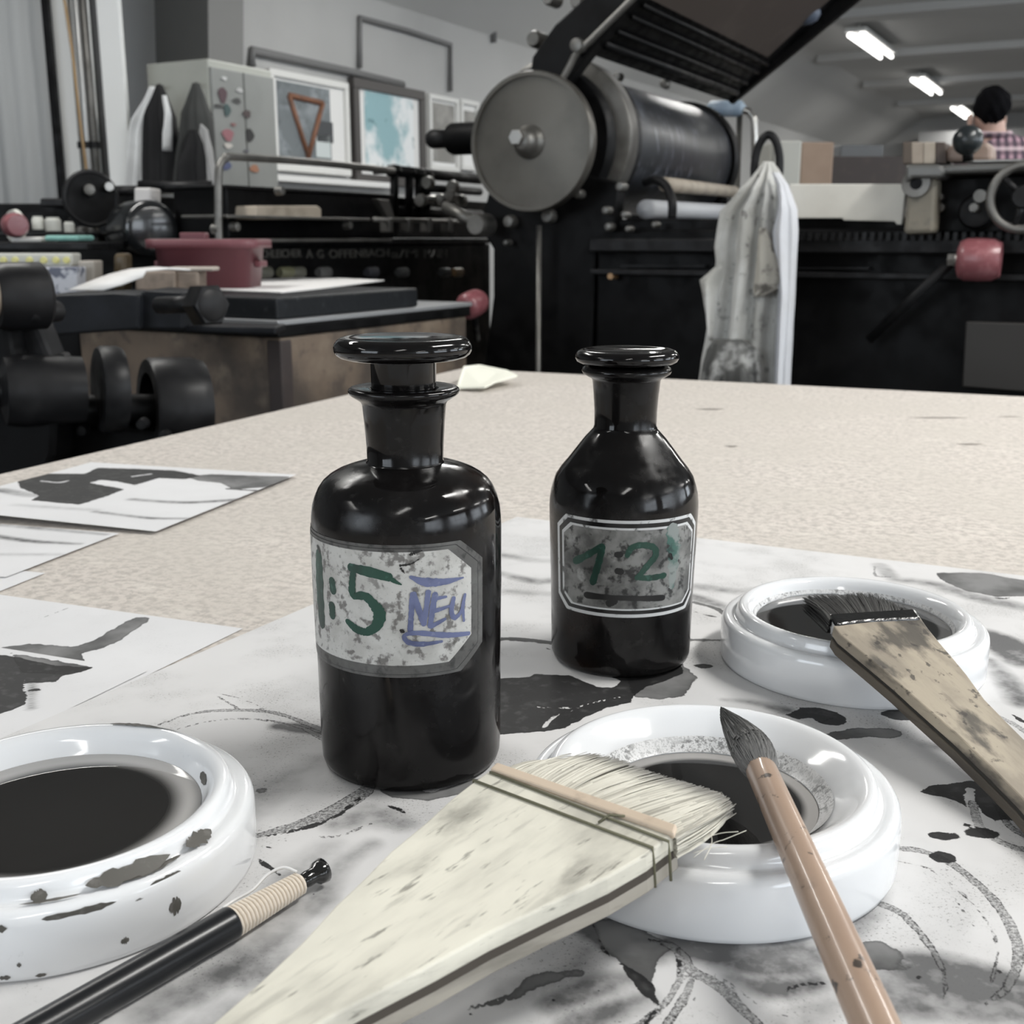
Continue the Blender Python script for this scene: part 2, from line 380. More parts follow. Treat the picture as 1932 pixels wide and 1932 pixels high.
def paper_mat(name, base=(.66, .655, .655), dirt=1.):
    m = bpy.data.materials.new(name); m.use_nodes = True; nt = m.node_tree; b = nt.nodes['Principled BSDF']
    def at(k): a = nn(nt, 'ShaderNodeAttribute', attribute_name=k); return a.outputs['Fac']
    fine = noise(nt, 900, 5, rough=.7); med = noise(nt, 160, 5, off=2); big = noise(nt, 26, 4, off=5); huge = noise(nt, 7, 3, off=8)
    c = mixc(nt, maprange(nt, huge, .35, .7, 0, .6), base, tuple(x * .90 for x in base))
    c = mixc(nt, maprange(nt, big, .42, .72, 0, .42 * dirt), c, (.43, .425, .42))
    # scattered scratchy soot
    c = mixc(nt, math_(nt, 'MULTIPLY', maprange(nt, fine, .56, .66), maprange(nt, big, .47, .62, 0, .8 * dirt)), c, (.14, .138, .135))
    wob = math_(nt, 'ADD', math_(nt, 'MULTIPLY', math_(nt, 'SUBTRACT', med, .5), 4.6), math_(nt, 'MULTIPLY', math_(nt, 'SUBTRACT', fine, .5), 1.0))
    # soft washes
    wv = math_(nt, 'MULTIPLY', at('wash'), math_(nt, 'MULTIPLY', maprange(nt, big, .3, .7, .8, 1.7), maprange(nt, med, .3, .7, .75, 1.2)))
    c = mixc(nt, math_(nt, 'MINIMUM', math_(nt, 'MULTIPLY', wv, 1.45), .93), c, (.10, .10, .102))
    # mid grey washes with a darker drying rim
    sm = math_(nt, 'ADD', at('mid'), wob)
    tone = mixc(nt, maprange(nt, big, .35, .65), (.07, .07, .07), (.20, .20, .20))
    tone = mixc(nt, math_(nt, 'MULTIPLY', maprange(nt, sm, 0, 1.6, 1, 0), .6), tone, (.045, .045, .046))
    c = mixc(nt, maprange(nt, sm, -.25, .25, 0, .95), c, tone)
    # printed rings: grainy, broken
    sr = math_(nt, 'ADD', at('ring'), math_(nt, 'MULTIPLY', wob, .45))
    rm = math_(nt, 'MULTIPLY', maprange(nt, sr, -.2, .2), math_(nt, 'MULTIPLY', maprange(nt, fine, .40, .58, .30, 1.), maprange(nt, big, .35, .55, .65, 1.)))
    rim = mixc(nt, maprange(nt, sr, .2, .6), (.02, .02, .02), (.17, .17, .17))
    c = mixc(nt, rm, c, rim)
    # black ink
    sd = math_(nt, 'ADD', at('dark'), math_(nt, 'MULTIPLY', wob, .8))
    blk = mixc(nt, math_(nt, 'MULTIPLY', maprange(nt, med, .5, .72), maprange(nt, sd, .5, 3)), (.009, .009, .0095), (.045, .045, .045))
    c = mixc(nt, maprange(nt, sd, -.2, .2, 0, .97), c, blk)
    nt.links.new(c, b.inputs['Base Color'])
    b.inputs['Specular IOR Level'].default_value = .25; rg = maprange(nt, sd, -.2, .2, .8, .6); nt.links.new(rg, b.inputs['Roughness'])
    bn = nn(nt, 'ShaderNodeBump'); bn.inputs['Strength'].default_value = .35; bn.inputs['Distance'].default_value = .004
    nt.links.new(noise(nt, 14, 3, off=4), bn.inputs['Height']); nt.links.new(bn.outputs[0], b.inputs['Normal'])
    return m
m_paper = paper_mat('inked_paper'); m_paper2 = paper_mat('inked_paper_light', (.70, .70, .71), .15)
def sheet(name, c0, e1, e2, L1, L2, z, step, mat, label, cat='paper', curl=None, clip=None):
    n1, n2 = int(L1 / step) + 1, int(L2 / step) + 1
    s = np.linspace(0, L1, n1); t = np.linspace(0, L2, n2); SS, TT = np.meshgrid(s, t, indexing='ij')
    V = np.zeros((n1 * n2, 3)); V[:, 0] = c0[0] + SS.ravel() * e1[0] + TT.ravel() * e2[0]; V[:, 1] = c0[1] + SS.ravel() * e1[1] + TT.ravel() * e2[1]
    V[:, 2] = z
    if curl is not None: V[:, 2] += curl(SS.ravel(), TT.ravel())
    idx = np.arange(n1 * n2).reshape(n1, n2)
    Fc = np.stack([idx[:-1, :-1], idx[:-1, 1:], idx[1:, 1:], idx[1:, :-1]], -1).reshape(-1, 4)
    ink = Ink(V); return ink, V, Fc
def finish_sheet(name, ink, V, Fc, mat, label):
    o = obj(name, V, Fc, mat, None, True, attrs=ink.attrs()); tag(o, label, 'paper', 'painted sheets on the table'); return o

# --- main sheet under bottles and dishes
e1 = np.array([.898, -.44]); e2 = np.array([-.487, -.873]); e1 /= np.hypot(*e1); e2 /= np.hypot(*e2)
ink, V, Fc = sheet('x', w2(975, 978), e1, e2, .60, .86, TZ + .0012, .0015, m_paper, '')
ink.poly('dark', [(925, 1285), (1002, 1282), (1010, 1275), (1043, 1278), (1076, 1278), (1102, 1290), (1129, 1301), (1157, 1303), (1172, 1290), (1140, 1275), (1110, 1262), (1281, 1245), (1290, 1275), (1250, 1290), (1220, 1300), (1195, 1320), (1190, 1330), (1138, 1342), (1067, 1378), (1029, 1385), (925, 1392)])
ink.poly('mid', [(1180, 1280), (1220, 1262), (1285, 1256), (1314, 1282), (1298, 1306), (1295, 1318), (1245, 1324), (1195, 1320)])
ink.stroke('dark', [(1090, 1340), (1120, 1330), (1170, 1320)], 1.0, carve=True)
ink.stroke('dark', [(1025, 1378), (1050, 1355), (1090, 1342), (1030, 1340), (1015, 1338)], [2, 1.4, .8, .8, 2], carve=True)
ink.stroke('mid', [(925, 1210), (975, 1210), (1045, 1218)], 5)
ink.stroke('dark', [(1030, 1227), (1050, 1234)], 1.2)
ink.stroke('mid', [(1300, 1212), (1365, 1212)], 3)
ink.spot('dark', 1328, 1261, 4.5, 3.0)
ink.spot('dark', 969, 1276, .5)
ink.stroke('ring', [(300, 1372), (360, 1352), (430, 1345), (520, 1350), (615, 1385)], [1.5, 2, 3, 3, 3])
ink.stroke('ring', [(320, 1385), (400, 1365), (480, 1362), (560, 1375), (615, 1400)], [.7, 1, 1.5, 2, 4])
ink.stroke('ring', [(405, 1315), (430, 1330), (450, 1342)], [.8, 1.2, 1.0])
ink.stroke('ring', [(410, 1312), (460, 1325), (500, 1342)], .5)
ink.wash_([(520, 1375), (560, 1378), (610, 1385)], [6, 9, 7], .42, 3)
ink.stroke('ring', [(705, 1480), (680, 1505), (620, 1540), (560, 1562), (480, 1585)], [4, 7, 7, 5, 3])
ink.stroke('dark', [(690, 1503), (630, 1548), (560, 1572), (485, 1588)], [1.2, 2.0, 1.8, 1.0])
ink.poly('mid', [(700, 1480), (745, 1492), (820, 1500), (880, 1480), (915, 1470), (900, 1500), (810, 1515), (740, 1512)])
ink.stroke('dark', [(720, 1520), (745, 1530), (765, 1540)], [1, 1.5, 1])
ink.stroke('dark', [(488, 1590), (540, 1594)], .5); ink.stroke('dark', [(488, 1603), (520, 1606)], .7)
ink.stroke('dark', [(488, 1628), (505, 1640), (530, 1658)], [1.0, 1.6, .6])
ink.spot('mid', 497, 1497, 2.6, 2)
ink.wash_([(600, 1440), (540, 1480), (470, 1530)], [8, 14, 16], .18, 8)
ink.wash_([(640, 1560), (700, 1545), (760, 1560)], [10, 14, 8], .32, 8)
ink.stroke('ring', [(590, 1585), (640, 1583), (700, 1560)], [1, 1.6, 1])
ink.wash_([(620, 1605), (560, 1660), (520, 1760), (480, 1830)], [8, 14, 18, 22], .30, 9)
ink.wash_([(700, 1600), (640, 1640), (590, 1720)], [6, 8, 10], .38, 6)
ink.wash_([(300, 1910), (420, 1850), (470, 1800)], [14, 12, 8], .34, 8)
# back part of the sheet: pale brush strokes
ink.wash_([(945, 1050), (1000, 1060), (1045, 1062)], [8, 9, 8], .22, 6)
ink.wash_([(945, 1085), (1010, 1100), (1050, 1098)], [6, 10, 8], .32, 6)
ink.wash_([(960, 1120), (1040, 1125)], 8, .16, 6)
ink.wash_([(1315, 1110), (1390, 1120), (1440, 1115)], [10, 8, 6], .25, 8)
ink.stroke('mid', [(1310, 1140), (1350, 1152), (1375, 1168)], [3, 4, 3])
ink.stroke('dark', [(1310, 1158), (1340, 1166), (1360, 1168)], [.8, 1.3, .8])
ink.wash_([(1310, 1130), (1340, 1140), (1370, 1150)], 10, .35, 6)
ink.poly('mid', [(1763, 1084), (1850, 1084), (1940, 1100), (1940, 1128), (1880, 1130), (1820, 1118), (1780, 1100)])
ink.wash_([(1690, 1098), (1760, 1105), (1840, 1130), (1935, 1150)], [8, 10, 14, 12], .34, 8)
ink.stroke('ring', [(1650, 1072), (1652, 1090), (1680, 1092)], 1.4); ink.wash_([(1660, 1070), (1680, 1090)], 10, .25, 4)
ink.stroke('dark', [(1870, 1131), (1890, 1133), (1910, 1131)], [1, 2, 1])
ink.wash_([(1862, 1200), (1905, 1225), (1932, 1250)], [14, 22, 22], .55, 7)
ink.wash_([(1870, 1250), (1900, 1290), (1930, 1330)], [6, 10, 14], .42, 6)
ink.stroke('dark', [(1905, 1350), (1922, 1362), (1940, 1372)], [.8, 2.0, 1.5]); ink.stroke('ring', [(1880, 1355), (1910, 1370), (1940, 1390)], 3)
# between the dishes
ink.poly('dark', [(1482, 1354), (1510, 1340), (1545, 1340), (1575, 1348), (1595, 1358), (1600, 1368), (1580, 1374), (1550, 1370), (1530, 1360), (1505, 1362)])
ink.stroke('mid', [(1545, 1368), (1570, 1360)], 1.5)
ink.spot('dark', 1700, 1354, 8.4, 5.6)
ink.stroke('mid', [(1570, 1395), (1620, 1388), (1680, 1388)], [7, 9, 9])
ink.wash_([(1365, 1325), (1420, 1330), (1480, 1345)], [2, 5, 8], .36, 4)
ink.wash_([(1745, 1410), (1800, 1420), (1840, 1440)], [4, 7, 5], .30, 5)
ink.poly('dark', [(1733, 1500), (1760, 1486), (1790, 1484), (1830, 1478), (1880, 1490), (1945, 1530), (1945, 1560), (1900, 1552), (1855, 1560), (1840, 1535), (1800, 1515), (1760, 1506)])
ink.stroke('dark', [(1828, 1495), (1836, 1535), (1870, 1560)], [3, 5, 4], carve=True)
ink.stroke('ring', [(1835, 1520), (1850, 1570), (1900, 1600), (1945, 1612)], [3, 3.5, 3.5, 3])
ink.stroke('ring', [(1870, 1500), (1900, 1560), (1945, 1590)], [2, 3, 3])
ink.spot('dark', 1778, 1583, 5.4, 2.9); ink.spot('dark', 1852, 1578, 5.8, 3.6); ink.spot('dark', 1823, 1562, 1.4); ink.spot('dark', 1776, 1623, 4.2, 3.6); ink.spot('dark', 1760, 1610, .8)
# lower right rings and washes
ink.stroke('ring', [(1680, 1606), (1740, 1612), (1800, 1640), (1860, 1690), (1905, 1750), (1920, 1810), (1900, 1870), (1855, 1905)], [3, 3.2, 3.2, 3.4, 3.4, 3, 2.6, 1])
ink.stroke('ring', [(1670, 1630), (1740, 1640), (1800, 1680), (1850, 1730), (1880, 1790), (1870, 1860)], .9)
ink.stroke('ring', [(1655, 1710), (1700, 1730), (1745, 1780), (1775, 1830), (1783, 1880), (1780, 1900)], [3.5, 3, 2.4, 1.6, .9, .6])
ink.stroke('ring', [(1800, 1700), (1840, 1760)], .6)
ink.wash_([(1655, 1640), (1640, 1720), (1600, 1770)], [5, 7, 8], .30, 6)
ink.wash_([(1250, 1790), (1350, 1800), (1450, 1815), (1520, 1810)], [9, 14, 22, 16], .62, 7)
ink.wash_([(1380, 1850), (1460, 1870), (1540, 1860)], [3, 10, 8], .55, 5)
ink.stroke('dark', [(1480, 1878), (1510, 1866), (1560, 1862)], [.5, 1.3, .8])
ink.poly('mid', [(1628, 1785), (1660, 1782), (1698, 1800), (1705, 1815), (1690, 1830), (1740, 1833), (1630, 1840)])
ink.wash_([(1660, 1850), (1760, 1850), (1850, 1862), (1945, 1885)], [20, 22, 18, 16], .52, 7)
ink.wash_([(1690, 1900), (1800, 1900), (1940, 1915)], [14, 14, 14], .45, 8)
ink.wash_([(1500, 1940), (1560, 1900), (1620, 1890)], [12, 8, 8], .2, 6)
# lower middle
ink.poly('mid', [(1115, 1742), (1160, 1740), (1250, 1778), (1275, 1790), (1250, 1810), (1235, 1840), (1225, 1870), (1185, 1835), (1150, 1810), (1125, 1780)])
ink.wash_([(1130, 1760), (1180, 1790), (1220, 1800)], 12, .7, 6)
ink.stroke('dark', [(1118, 1750), (1140, 1800), (1180, 1832), (1210, 1860), (1240, 1900)], [.8, .8, 1.2, 4, 2])
ink.stroke('ring', [(1225, 1780), (1268, 1795), (1285, 1830), (1275, 1870), (1245, 1910), (1200, 1945)], [1.6, 2, 2.2, 2.2, 2, 2])
ink.stroke('ring', [(1245, 1780), (1285, 1800), (1305, 1845), (1290, 1890), (1255, 1945)], [1.2, 1.6, 2, 2.4, 2.4])
ink.stroke('dark', [(1268, 1800), (1282, 1832), (1272, 1868), (1215, 1945)], .8)
ink.stroke('ring', [(1300, 1835), (1360, 1870), (1400, 1910), (1430, 1940)], [4, 4, 3.4, 3.4]); ink.stroke('ring', [(1330, 1830), (1380, 1865), (1430, 1905)], .7)
ink.wash_([(1040, 1900), (1120, 1870), (1200, 1850)], [8, 10, 6], .45, 5)
ink.wash_([(1080, 1940), (1160, 1910), (1220, 1890)], [8, 8, 6], .40, 5)
ink.wash_([(960, 1880), (1060, 1850), (1110, 1800)], [10, 8, 6], .22, 5)
ink.stroke('mid', [(880, 1910), (960, 1890), (1010, 1860), (1090, 1842)], [1, 3, 5, 3])
ink.wash_([(560, 1850), (480, 1900), (400, 1940)], [10, 12, 14], .28, 8)
for _ in range(70):
    px, py = random.uniform(480, 1900), random.uniform(1500, 1930); ink.spot('dark', px, py, random.choice([.25, .3, .4, .6]))
main_sheet = finish_sheet('painted_sheet', ink, V, Fc, m_paper, 'largest ink stained white sheet, lying under both bottles and the three dishes')

# --- sheets at left
b1 = w2(459, 1187); e1 = np.array([-.934, .356]); e2 = np.array([-.41, -.91]); e1 /= np.hypot(*e1); e2 /= np.hypot(*e2)
ink, V, Fc = sheet('x', b1, e1, e2, .30, .30, TZ + .0004, .002, m_paper2, '')
ink.stroke('mid', [(262, 1172), (232, 1190), (190, 1215), (120, 1232), (40, 1228), (-30, 1240)], [11, 12, 13, 12, 12, 14])
ink.poly('mid', [(-40, 1228), (60, 1216), (150, 1222), (160, 1262), (60, 1262), (-40, 1250)])
ink.stroke('ring', [(60, 1175), (130, 1148)], .4)
finish_sheet('painted_sheet', ink, V, Fc, m_paper2, 'white sheet with a dark grey winding stroke, left of the tall bottle')
b2 = w2(278, 1269)
ink, V, Fc = sheet('x', b2, e1, e2, .22, .25, TZ + .0008, .002, m_paper2, '')
ink.poly('dark', [(-40, 1232), (30, 1242), (100, 1258), (175, 1262), (165, 1268), (118, 1278), (105, 1290), (52, 1292), (50, 1330), (20, 1345), (-40, 1360)])
ink.poly('mid', [(20, 1235), (140, 1255), (176, 1262), (160, 1270), (120, 1276), (40, 1272)])
ink.stroke('dark', [(48, 1285), (50, 1312), (52, 1330)], [1.2, 1.8, 1], carve=True)
ink.spot('dark', 62, 1305, 3, 1.6); ink.spot('dark', 28, 1250, 4, 2.5)
ink.wash_([(60, 1290), (60, 1340)], 3, .4, 3)
finish_sheet('painted_sheet', ink, V, Fc, m_paper2, 'white sheet with a black blot, just behind the dish at the left edge')

d1 = w2(560, 901); e1 = np.array([-.19, .054]); e2 = np.array([-.06, -.19]); e1 /= np.hypot(*e1); e2 /= np.hypot(*e2)
curlD = lambda s, t: .006 * np.clip((s - .0) / .25, 0, 1) * np.clip(t / .2, 0, 1) ** 2 + .0004
ink, V, Fc = sheet('x', d1, e1, e2, .205, .205, TZ + .0022, .002, m_paper2, '', curl=curlD)
ink.poly('dark', [(30, 910), (60, 900), (160, 900), (185, 888), (260, 890), (330, 893), (380, 903), (350, 910), (300, 908), (255, 922), (220, 915), (190, 912), (170, 918), (235, 930), (200, 945), (150, 962), (60, 955), (75, 945), (40, 930)])
ink.stroke('dark', [(80, 915), (110, 918), (130, 914)], 3, carve=True); ink.stroke('dark', [(285, 900), (250, 905)], 3, carve=True)
ink.poly('mid', [(350, 905), (400, 900), (545, 905), (540, 915), (500, 925), (440, 930), (420, 918), (370, 912)])
ink.stroke('mid', [(430, 928), (500, 932), (520, 925)], 4)
ink.wash_([(250, 950), (350, 955), (460, 948)], 7, .38, 6); ink.wash_([(180, 975), (280, 985), (350, 985)], 5, .42, 5)
ink.wash_([(30, 965), (180, 972)], 8, .12, 6)
ink.wash_([(0, 935), (60, 945)], 14, .30, 6)
dD = finish_sheet('painted_sheet', ink, V, Fc, m_paper2, 'white sheet with jagged black shapes, farthest back at the left table edge')
for (px, py, lab, L1, L2, seed) in ((225, 1010, 'white sheet with pale grey streaks tucked below the sheet with jagged black shapes', .20, .11, 1), (86, 1083, 'nearly hidden white sheet, smallest visible part, at left edge in front of the streaked one', .15, .04, 2)):
    c0 = w2(px, py)
    ink, V, Fc = sheet('x', c0, e1, e2, L1, L2, TZ + (.0014 if seed == 1 else .0007), .002, m_paper2, '')
    if seed == 1:
        ink.wash_([(200, 1012), (100, 1002), (-30, 990)], [4, 8, 10], .38, 5); ink.wash_([(150, 1030), (60, 1025), (-30, 1012)], [3, 6, 7], .45, 5)
        ink.wash_([(110, 1050), (0, 1050)], 6, .15, 5)
    finish_sheet('painted_sheet', ink, V, Fc, m_paper2, lab)

# curled chip of paper at the far corner of the table
npt = [on_z(862, 739), on_z(905, 741), on_z(978, 728), on_z(962, 721), on_z(880, 722)]
fixn(tag(prism('paper_scrap', [p + Z * (.003 + .003 * i % 2) for i, p in enumerate([on_z(862, 738), on_z(915, 741), on_z(935, 735), on_z(976, 727), on_z(957, 721), on_z(905, 714), on_z(875, 722)])], Z * .0025, M('ivory_card', (.80, .80, .70), .6)), 'small ivory card scrap at the far table corner behind the tall bottle', 'paper'))
m_stain = M('felt_stain', (.20, .18, .16), .9)
for px, py, rx, ry in ((1340, 772, .016, .006), (1830, 838, .012, .004), (1770, 788, .03, .004), (1905, 786, .012, .003), (1380, 842, .006, .004)):
    c = on_z(px, py, TZ + .0002); vv = [c + Vector((rx * math.cos(a) * (1 + .3 * math.sin(3 * a)), ry * math.sin(a), 0)) for a in [i * math.pi / 8 for i in range(16)]]
    obj('stain', vv, [tuple(range(16))], m_stain, table)

# ------------------------------------------------------------------ apothecary bottles
def prof_from_px(lst, X, Y, C):
    """(pixel y, half width px) on the axis of a thing standing at X, Y -> (radius, height above table)"""
    out = []
    for py, hw in lst:
        if C is not None and hw < 0: hw = 0
        d = ray(966, py); t = Y / d.y; z = EYE.z + d.z * t; dep = Y * CP - (z - 1) * SP
        out.append((hw * dep / F, z - TZ))
    return out
m_glass = M('brown_black_glass', (.004, .0035, .0035), .07, over=[(28, (.02, .02, .02), .55, .8, .4)], coat=0., spec=.35, rnoise=(40, .05, .16))
m_grime = M('dusty_black_glass', (.0045, .004, .004), .1, over=[(120, (.05, .048, .046), .58, .8, .4), (22, (.022, .021, .021), .5, .72, .6), (10, (.045, .019, .008), .56, .74, .6)], coat=0., spec=.26, rnoise=(60, .06, .35))
m_ground = M('ground_glass_neck', (.012, .012, .012), .38, over=[(30, (.03, .03, .03), .5, .8, .5)])
BLX, BLY = -.0397, .4172
RX, RY = .0530, .5275
def bottle(X, Y, body_px, stop_px, label, name='apothecary_bottle', foot=.006):
    t = thing(name, label, 'bottle', (X, Y, TZ + .0012), 'apothecary bottles')
    pb = prof_from_px(body_px, X, Y, 1); r0 = pb[0][0]; pb = [(r, max(z, 0)) for r, z in pb]
    pb = [(0, .004), (r0 * .7, .004), (r0 * .8, 0), (r0 * .96, 0)] + [p for p in pb if p[1] > .0012]
    pb = [(r, z) for r, z in pb]
    lathe('body', pb, m_grime, t, (X, Y, TZ + .0012), seg=128)
    ps = prof_from_px(stop_px, X, Y, 1)
    lathe('stopper', ps, m_glass, t, (X, Y, TZ + .0012), seg=96)
    return t, pb
tl, pbl = bottle(BLX, BLY, [(1427, 156), (1421, 162), (1411, 165.5), (1400, 166.5), (1385, 167.5), (1250, 171), (1100, 176), (1000, 178.5), (975, 178), (955, 176), (937, 171), (922, 164), (910, 155), (901, 144), (893, 130), (887, 114), (882, 98), (879, 84), (877, 74), (872, 71.5), (840, 73), (800, 76), (768, 79), (762, 82), (757, 90), (752, 98), (748, 103), (743, 105), (739, 104), (736, 100), (735, 92), (737, 80), (738, 66), (745, 62), (790, 60)],
    [(790, 59), (740, 61), (690, 62), (684, 64), (683, 90), (682, 108), (679, 119), (674, 126), (668, 129.5), (661, 130.5), (654, 129), (648, 125), (644, 120), (642, 114), (641.5, 108), (643, 96), (643, -1)],
    'taller brown black glass bottle with raised stopper, its cream label reading 1:5 NEU')
tr, pbr = bottle(RX, RY, [(1237, 121), (1233, 126), (1225, 129), (1212, 130), (1190, 130.5), (1100, 133.5), (1000, 138), (960, 139.5), (945, 139.3), (930, 137.5), (915, 134), (900, 129), (885, 119), (869, 106), (848, 90), (830, 76), (818, 65), (813, 60.5), (806, 58.5), (780, 59), (745, 61.5), (722, 64), (718, 66), (714, 74), (709, 82), (704, 84.5), (699, 83), (695, 78), (693, 68), (700, 58), (740, 55)],
    [(740, 53), (696, 56), (692, 72), (689, 88), (686, 94), (681, 97), (675, 97), (670, 95), (666, 91), (664, 86), (664.5, 80), (667, 74), (667, -1)],
    'shorter conical shouldered brown black glass bottle with a grimy label reading 1:2')

def cyl_hit(px, py, X, Y, R):
    d = ray(px, py); ox, oy = -X, -Y; a = d.x ** 2 + d.y ** 2; b = 2 * (ox * d.x + oy * d.y); c = ox * ox + oy * oy - R * R
    disc = b * b - 4 * a * c; t = (-b - math.sqrt(max(disc, 0))) / (2 * a)
    p = EYE + d * t; th = math.atan2(p.x - X, -(p.y - Y)); return th, p.z      # 0 = towards -Y, + to the right
def rad_at(prof, z):
    z -= TZ + .0012
    for (r0, z0), (r1, z1) in zip(prof, prof[1:]):
        if z1 > z0 and z0 <= z <= z1 and z0 > .001: return r0 + (r1 - r0) * (z - z0) / (z1 - z0)
    return prof[5][0]
def cyl_pt(th, z, X, Y, prof, off): r = rad_at(prof, z) + off; return Vector((X + r * math.sin(th), Y - r * math.cos(th), z))
def oct_label(name, th0, th1, z0, z1, cut_t, cut_z, X, Y, prof, off, mat, parent, hole=None, n=60, rows=10):
    v = []; f = []
    for i in range(n + 1):
        # denser near the corners
        th = th0 + (th1 - th0) * i / n
        e = min(th - th0, th1 - th); k = max(0, 1 - e / cut_t) * cut_z
        lo, hi = z0 + k, z1 - k
        for j in range(rows + 1): v.append(cyl_pt(th, lo + (hi - lo) * j / rows, X, Y, prof, off))
    for i in range(n):
        for j in range(rows):
            a = i * (rows + 1) + j; f.append((a, a + rows + 1, a + rows + 2, a + 1))
    return fixn(obj(name, v, f, mat, parent, True))
def ribbon(name, strokes, X, Y, prof, off, mat, parent, wob=.12):
    """strokes: list of ([(px,py),...], width px or list) painted on the round of the bottle"""
    v = []; f = []; R = prof[6][0]
    for si, (pts, w) in enumerate(strokes):
        ws = w if isinstance(w, (list, tuple)) else [w] * len(pts)
        q = [(*cyl_hit(px, py, X, Y, rad_at(prof, cyl_hit(px, py, X, Y, R)[1])),) for px, py in pts]
        dep = (Y - R) * CP + .1 * SP
        P3 = smoothpts([Vector((th * R, z, ww * dep / F / 2)) for (th, z), ww in zip(q, ws)], 8) if len(pts) > 2 else [Vector((th * R, z, ww * dep / F / 2)) for (th, z), ww in zip(q, ws)]
        if len(pts) == 2: P3 = [P3[0].lerp(P3[1], i / 8) for i in range(9)]
        n = len(P3); tan = [(P3[min(i + 1, n - 1)] - P3[max(i - 1, 0)]) for i in range(n)]
        # round caps
        P = []; 
        for i in range(n):
            t = Vector((tan[i].x, tan[i].y, 0)).normalized(); P.append((P3[i], t, P3[i].z))
        p0, t0, w0 = P[0]; p1, t1, w1 = P[-1]
        caps0 = [(p0 - t0 * w0 * math.cos(a), t0, w0 * math.sin(a)) for a in (.15, .45, .85, 1.2)]
        caps1 = [(p1 + t1 * w1 * math.cos(a), t1, w1 * math.sin(a)) for a in (1.2, .85, .45, .15)]
        P = caps0 + P + caps1; base = len(v)
        for (p, t, ww) in P:
            nrm = Vector((-t.y, t.x, 0)); ww *= 1 + random.uniform(-wob, wob)
            for s in (-1, -.33, .33, 1):
                c = p + nrm * ww * s; v.append(cyl_pt(c.x / R, c.y, X, Y, prof, off + si * .00002))
        for i in range(len(P) - 1):
            for k in range(3):
                a = base + i * 4 + k; f.append((a, a + 4, a + 5, a + 1))
    return fixn(obj(name, v, f, mat, parent, True))
# labels -- left bottle
m_lab_grey = M('label_border_grey', (.075, .073, .07), .45, over=[(300, (.015, .015, .015), .5, .66, .8), (70, (.13, .13, .125), .5, .7, .6), (50, (.02, .02, .02), .58, .68, .8)])
m_lab_cream = M('label_enamel', (.50, .495, .475), .5, over=[(90, (.33, .32, .30), .42, .66, .55), (260, (.08, .072, .068), .52, .64, .8), (120, (.06, .055, .05), .60, .68, .6), (900, (.15, .14, .13), .6, .72, .5)])
m_lab_line = M('label_line', (.01, .01, .01), .4)
m_green = M('green_marker', (.012, .055, .037), .4, over=[(80, (.005, .02, .015), .45, .65, .8, (1, 1, .3)), (300, (.05, .13, .10), .58, .7, .5)])
m_blue = M('blue_marker', (.13, .15, .27), .4, over=[(90, (.06, .07, .14), .45, .65, .8), (400, (.25, .27, .38), .58, .7, .4)])
m_mark = M('black_marker', (.012, .012, .012), .35)
R1 = .0345
def ths(px, py, X=BLX, Y=BLY, pf=None, R=.0345): return cyl_hit(px, py, X, Y, R)
thr, _ = ths(905, 1130); _, zt = ths(760, 1027); _, zb = ths(765, 1277); thi, _ = ths(884, 1130); _, zti = ths(760, 1040); _, zbi = ths(765, 1254)
thl = -1.95
oct_label('label', thl, thr, zb, zt, .30, .0085, BLX, BLY, pbl, .00015, m_lab_grey, tl, n=160); labL = COL.objects[-1] if False else bpy.data.objects['label']
oct_label('label_line', thl + .07, thr - .07, zb + .0011, zt - .0011, .28, .0082, BLX, BLY, pbl, .00022, m_lab_line, labL, n=160)
oct_label('label_border', thl + .078, thr - .078, zb + .0013, zt - .0013, .28, .0082, BLX, BLY, pbl, .00028, m_lab_grey, labL, n=160)
oct_label('label_field', thl + .15, thi, zbi, zti, .27, .0085, BLX, BLY, pbl, .00034, m_lab_cream, labL, n=160)
g1 = [([(603, 1048), (605, 1110), (609, 1174)], [26, 34, 26]), ([(628, 1096), (630, 1112)], [17, 20]), ([(628, 1143), (629, 1160)], [19, 18]),
      ([(664, 1070), (700, 1079), (733, 1088)], [17, 20, 17]), ([(728, 1084), (745, 1096), (757, 1102)], [12, 8, 3]), ([(668, 1078), (666, 1100), (668, 1122), (690, 1124), (708, 1142), (717, 1158), (711, 1180), (694, 1192)], [13, 15, 15, 17, 21, 24, 22, 16]), ([(690, 1192), (674, 1186), (658, 1172)], [15, 16, 12])]
ribbon('handwritten_numerals', g1, BLX, BLY, pbl, .00045, m_green, labL)
g2 = [([(775, 1088), (800, 1097), (835, 1097), (872, 1089)], [5, 13, 11, 3]), ([(774, 1188), (776, 1155), (779, 1121)], [8, 8, 9]), ([(781, 1120), (790, 1150), (799, 1176)], [8, 9, 8]), ([(799, 1176), (804, 1145), (807, 1117)], [8, 8, 9]),
      ([(820, 1121), (815, 1150), (811, 1180)], [9, 9, 8]), ([(822, 1128), (840, 1125)], [7, 4]), ([(818, 1152), (845, 1143)], [7, 5]), ([(812, 1181), (838, 1167)], [7, 5]),
      ([(854, 1128), (850, 1152), (856, 1164), (868, 1152), (875, 1121)], [7, 8, 8, 6, 5]), ([(874, 1125), (871, 1145), (873, 1170)], [6, 6, 4]),
      ([(882, 1194), (840, 1197), (790, 1193), (764, 1197), (770, 1210), (795, 1214), (832, 1209)], [6, 9, 8, 6, 8, 8, 4])]
g2 = [(p_, [v_ * 1.28 for v_ in w_]) for p_, w_ in g2]
ribbon('handwritten_word', g2, BLX, BLY, pbl, .0006, m_blue, labL)
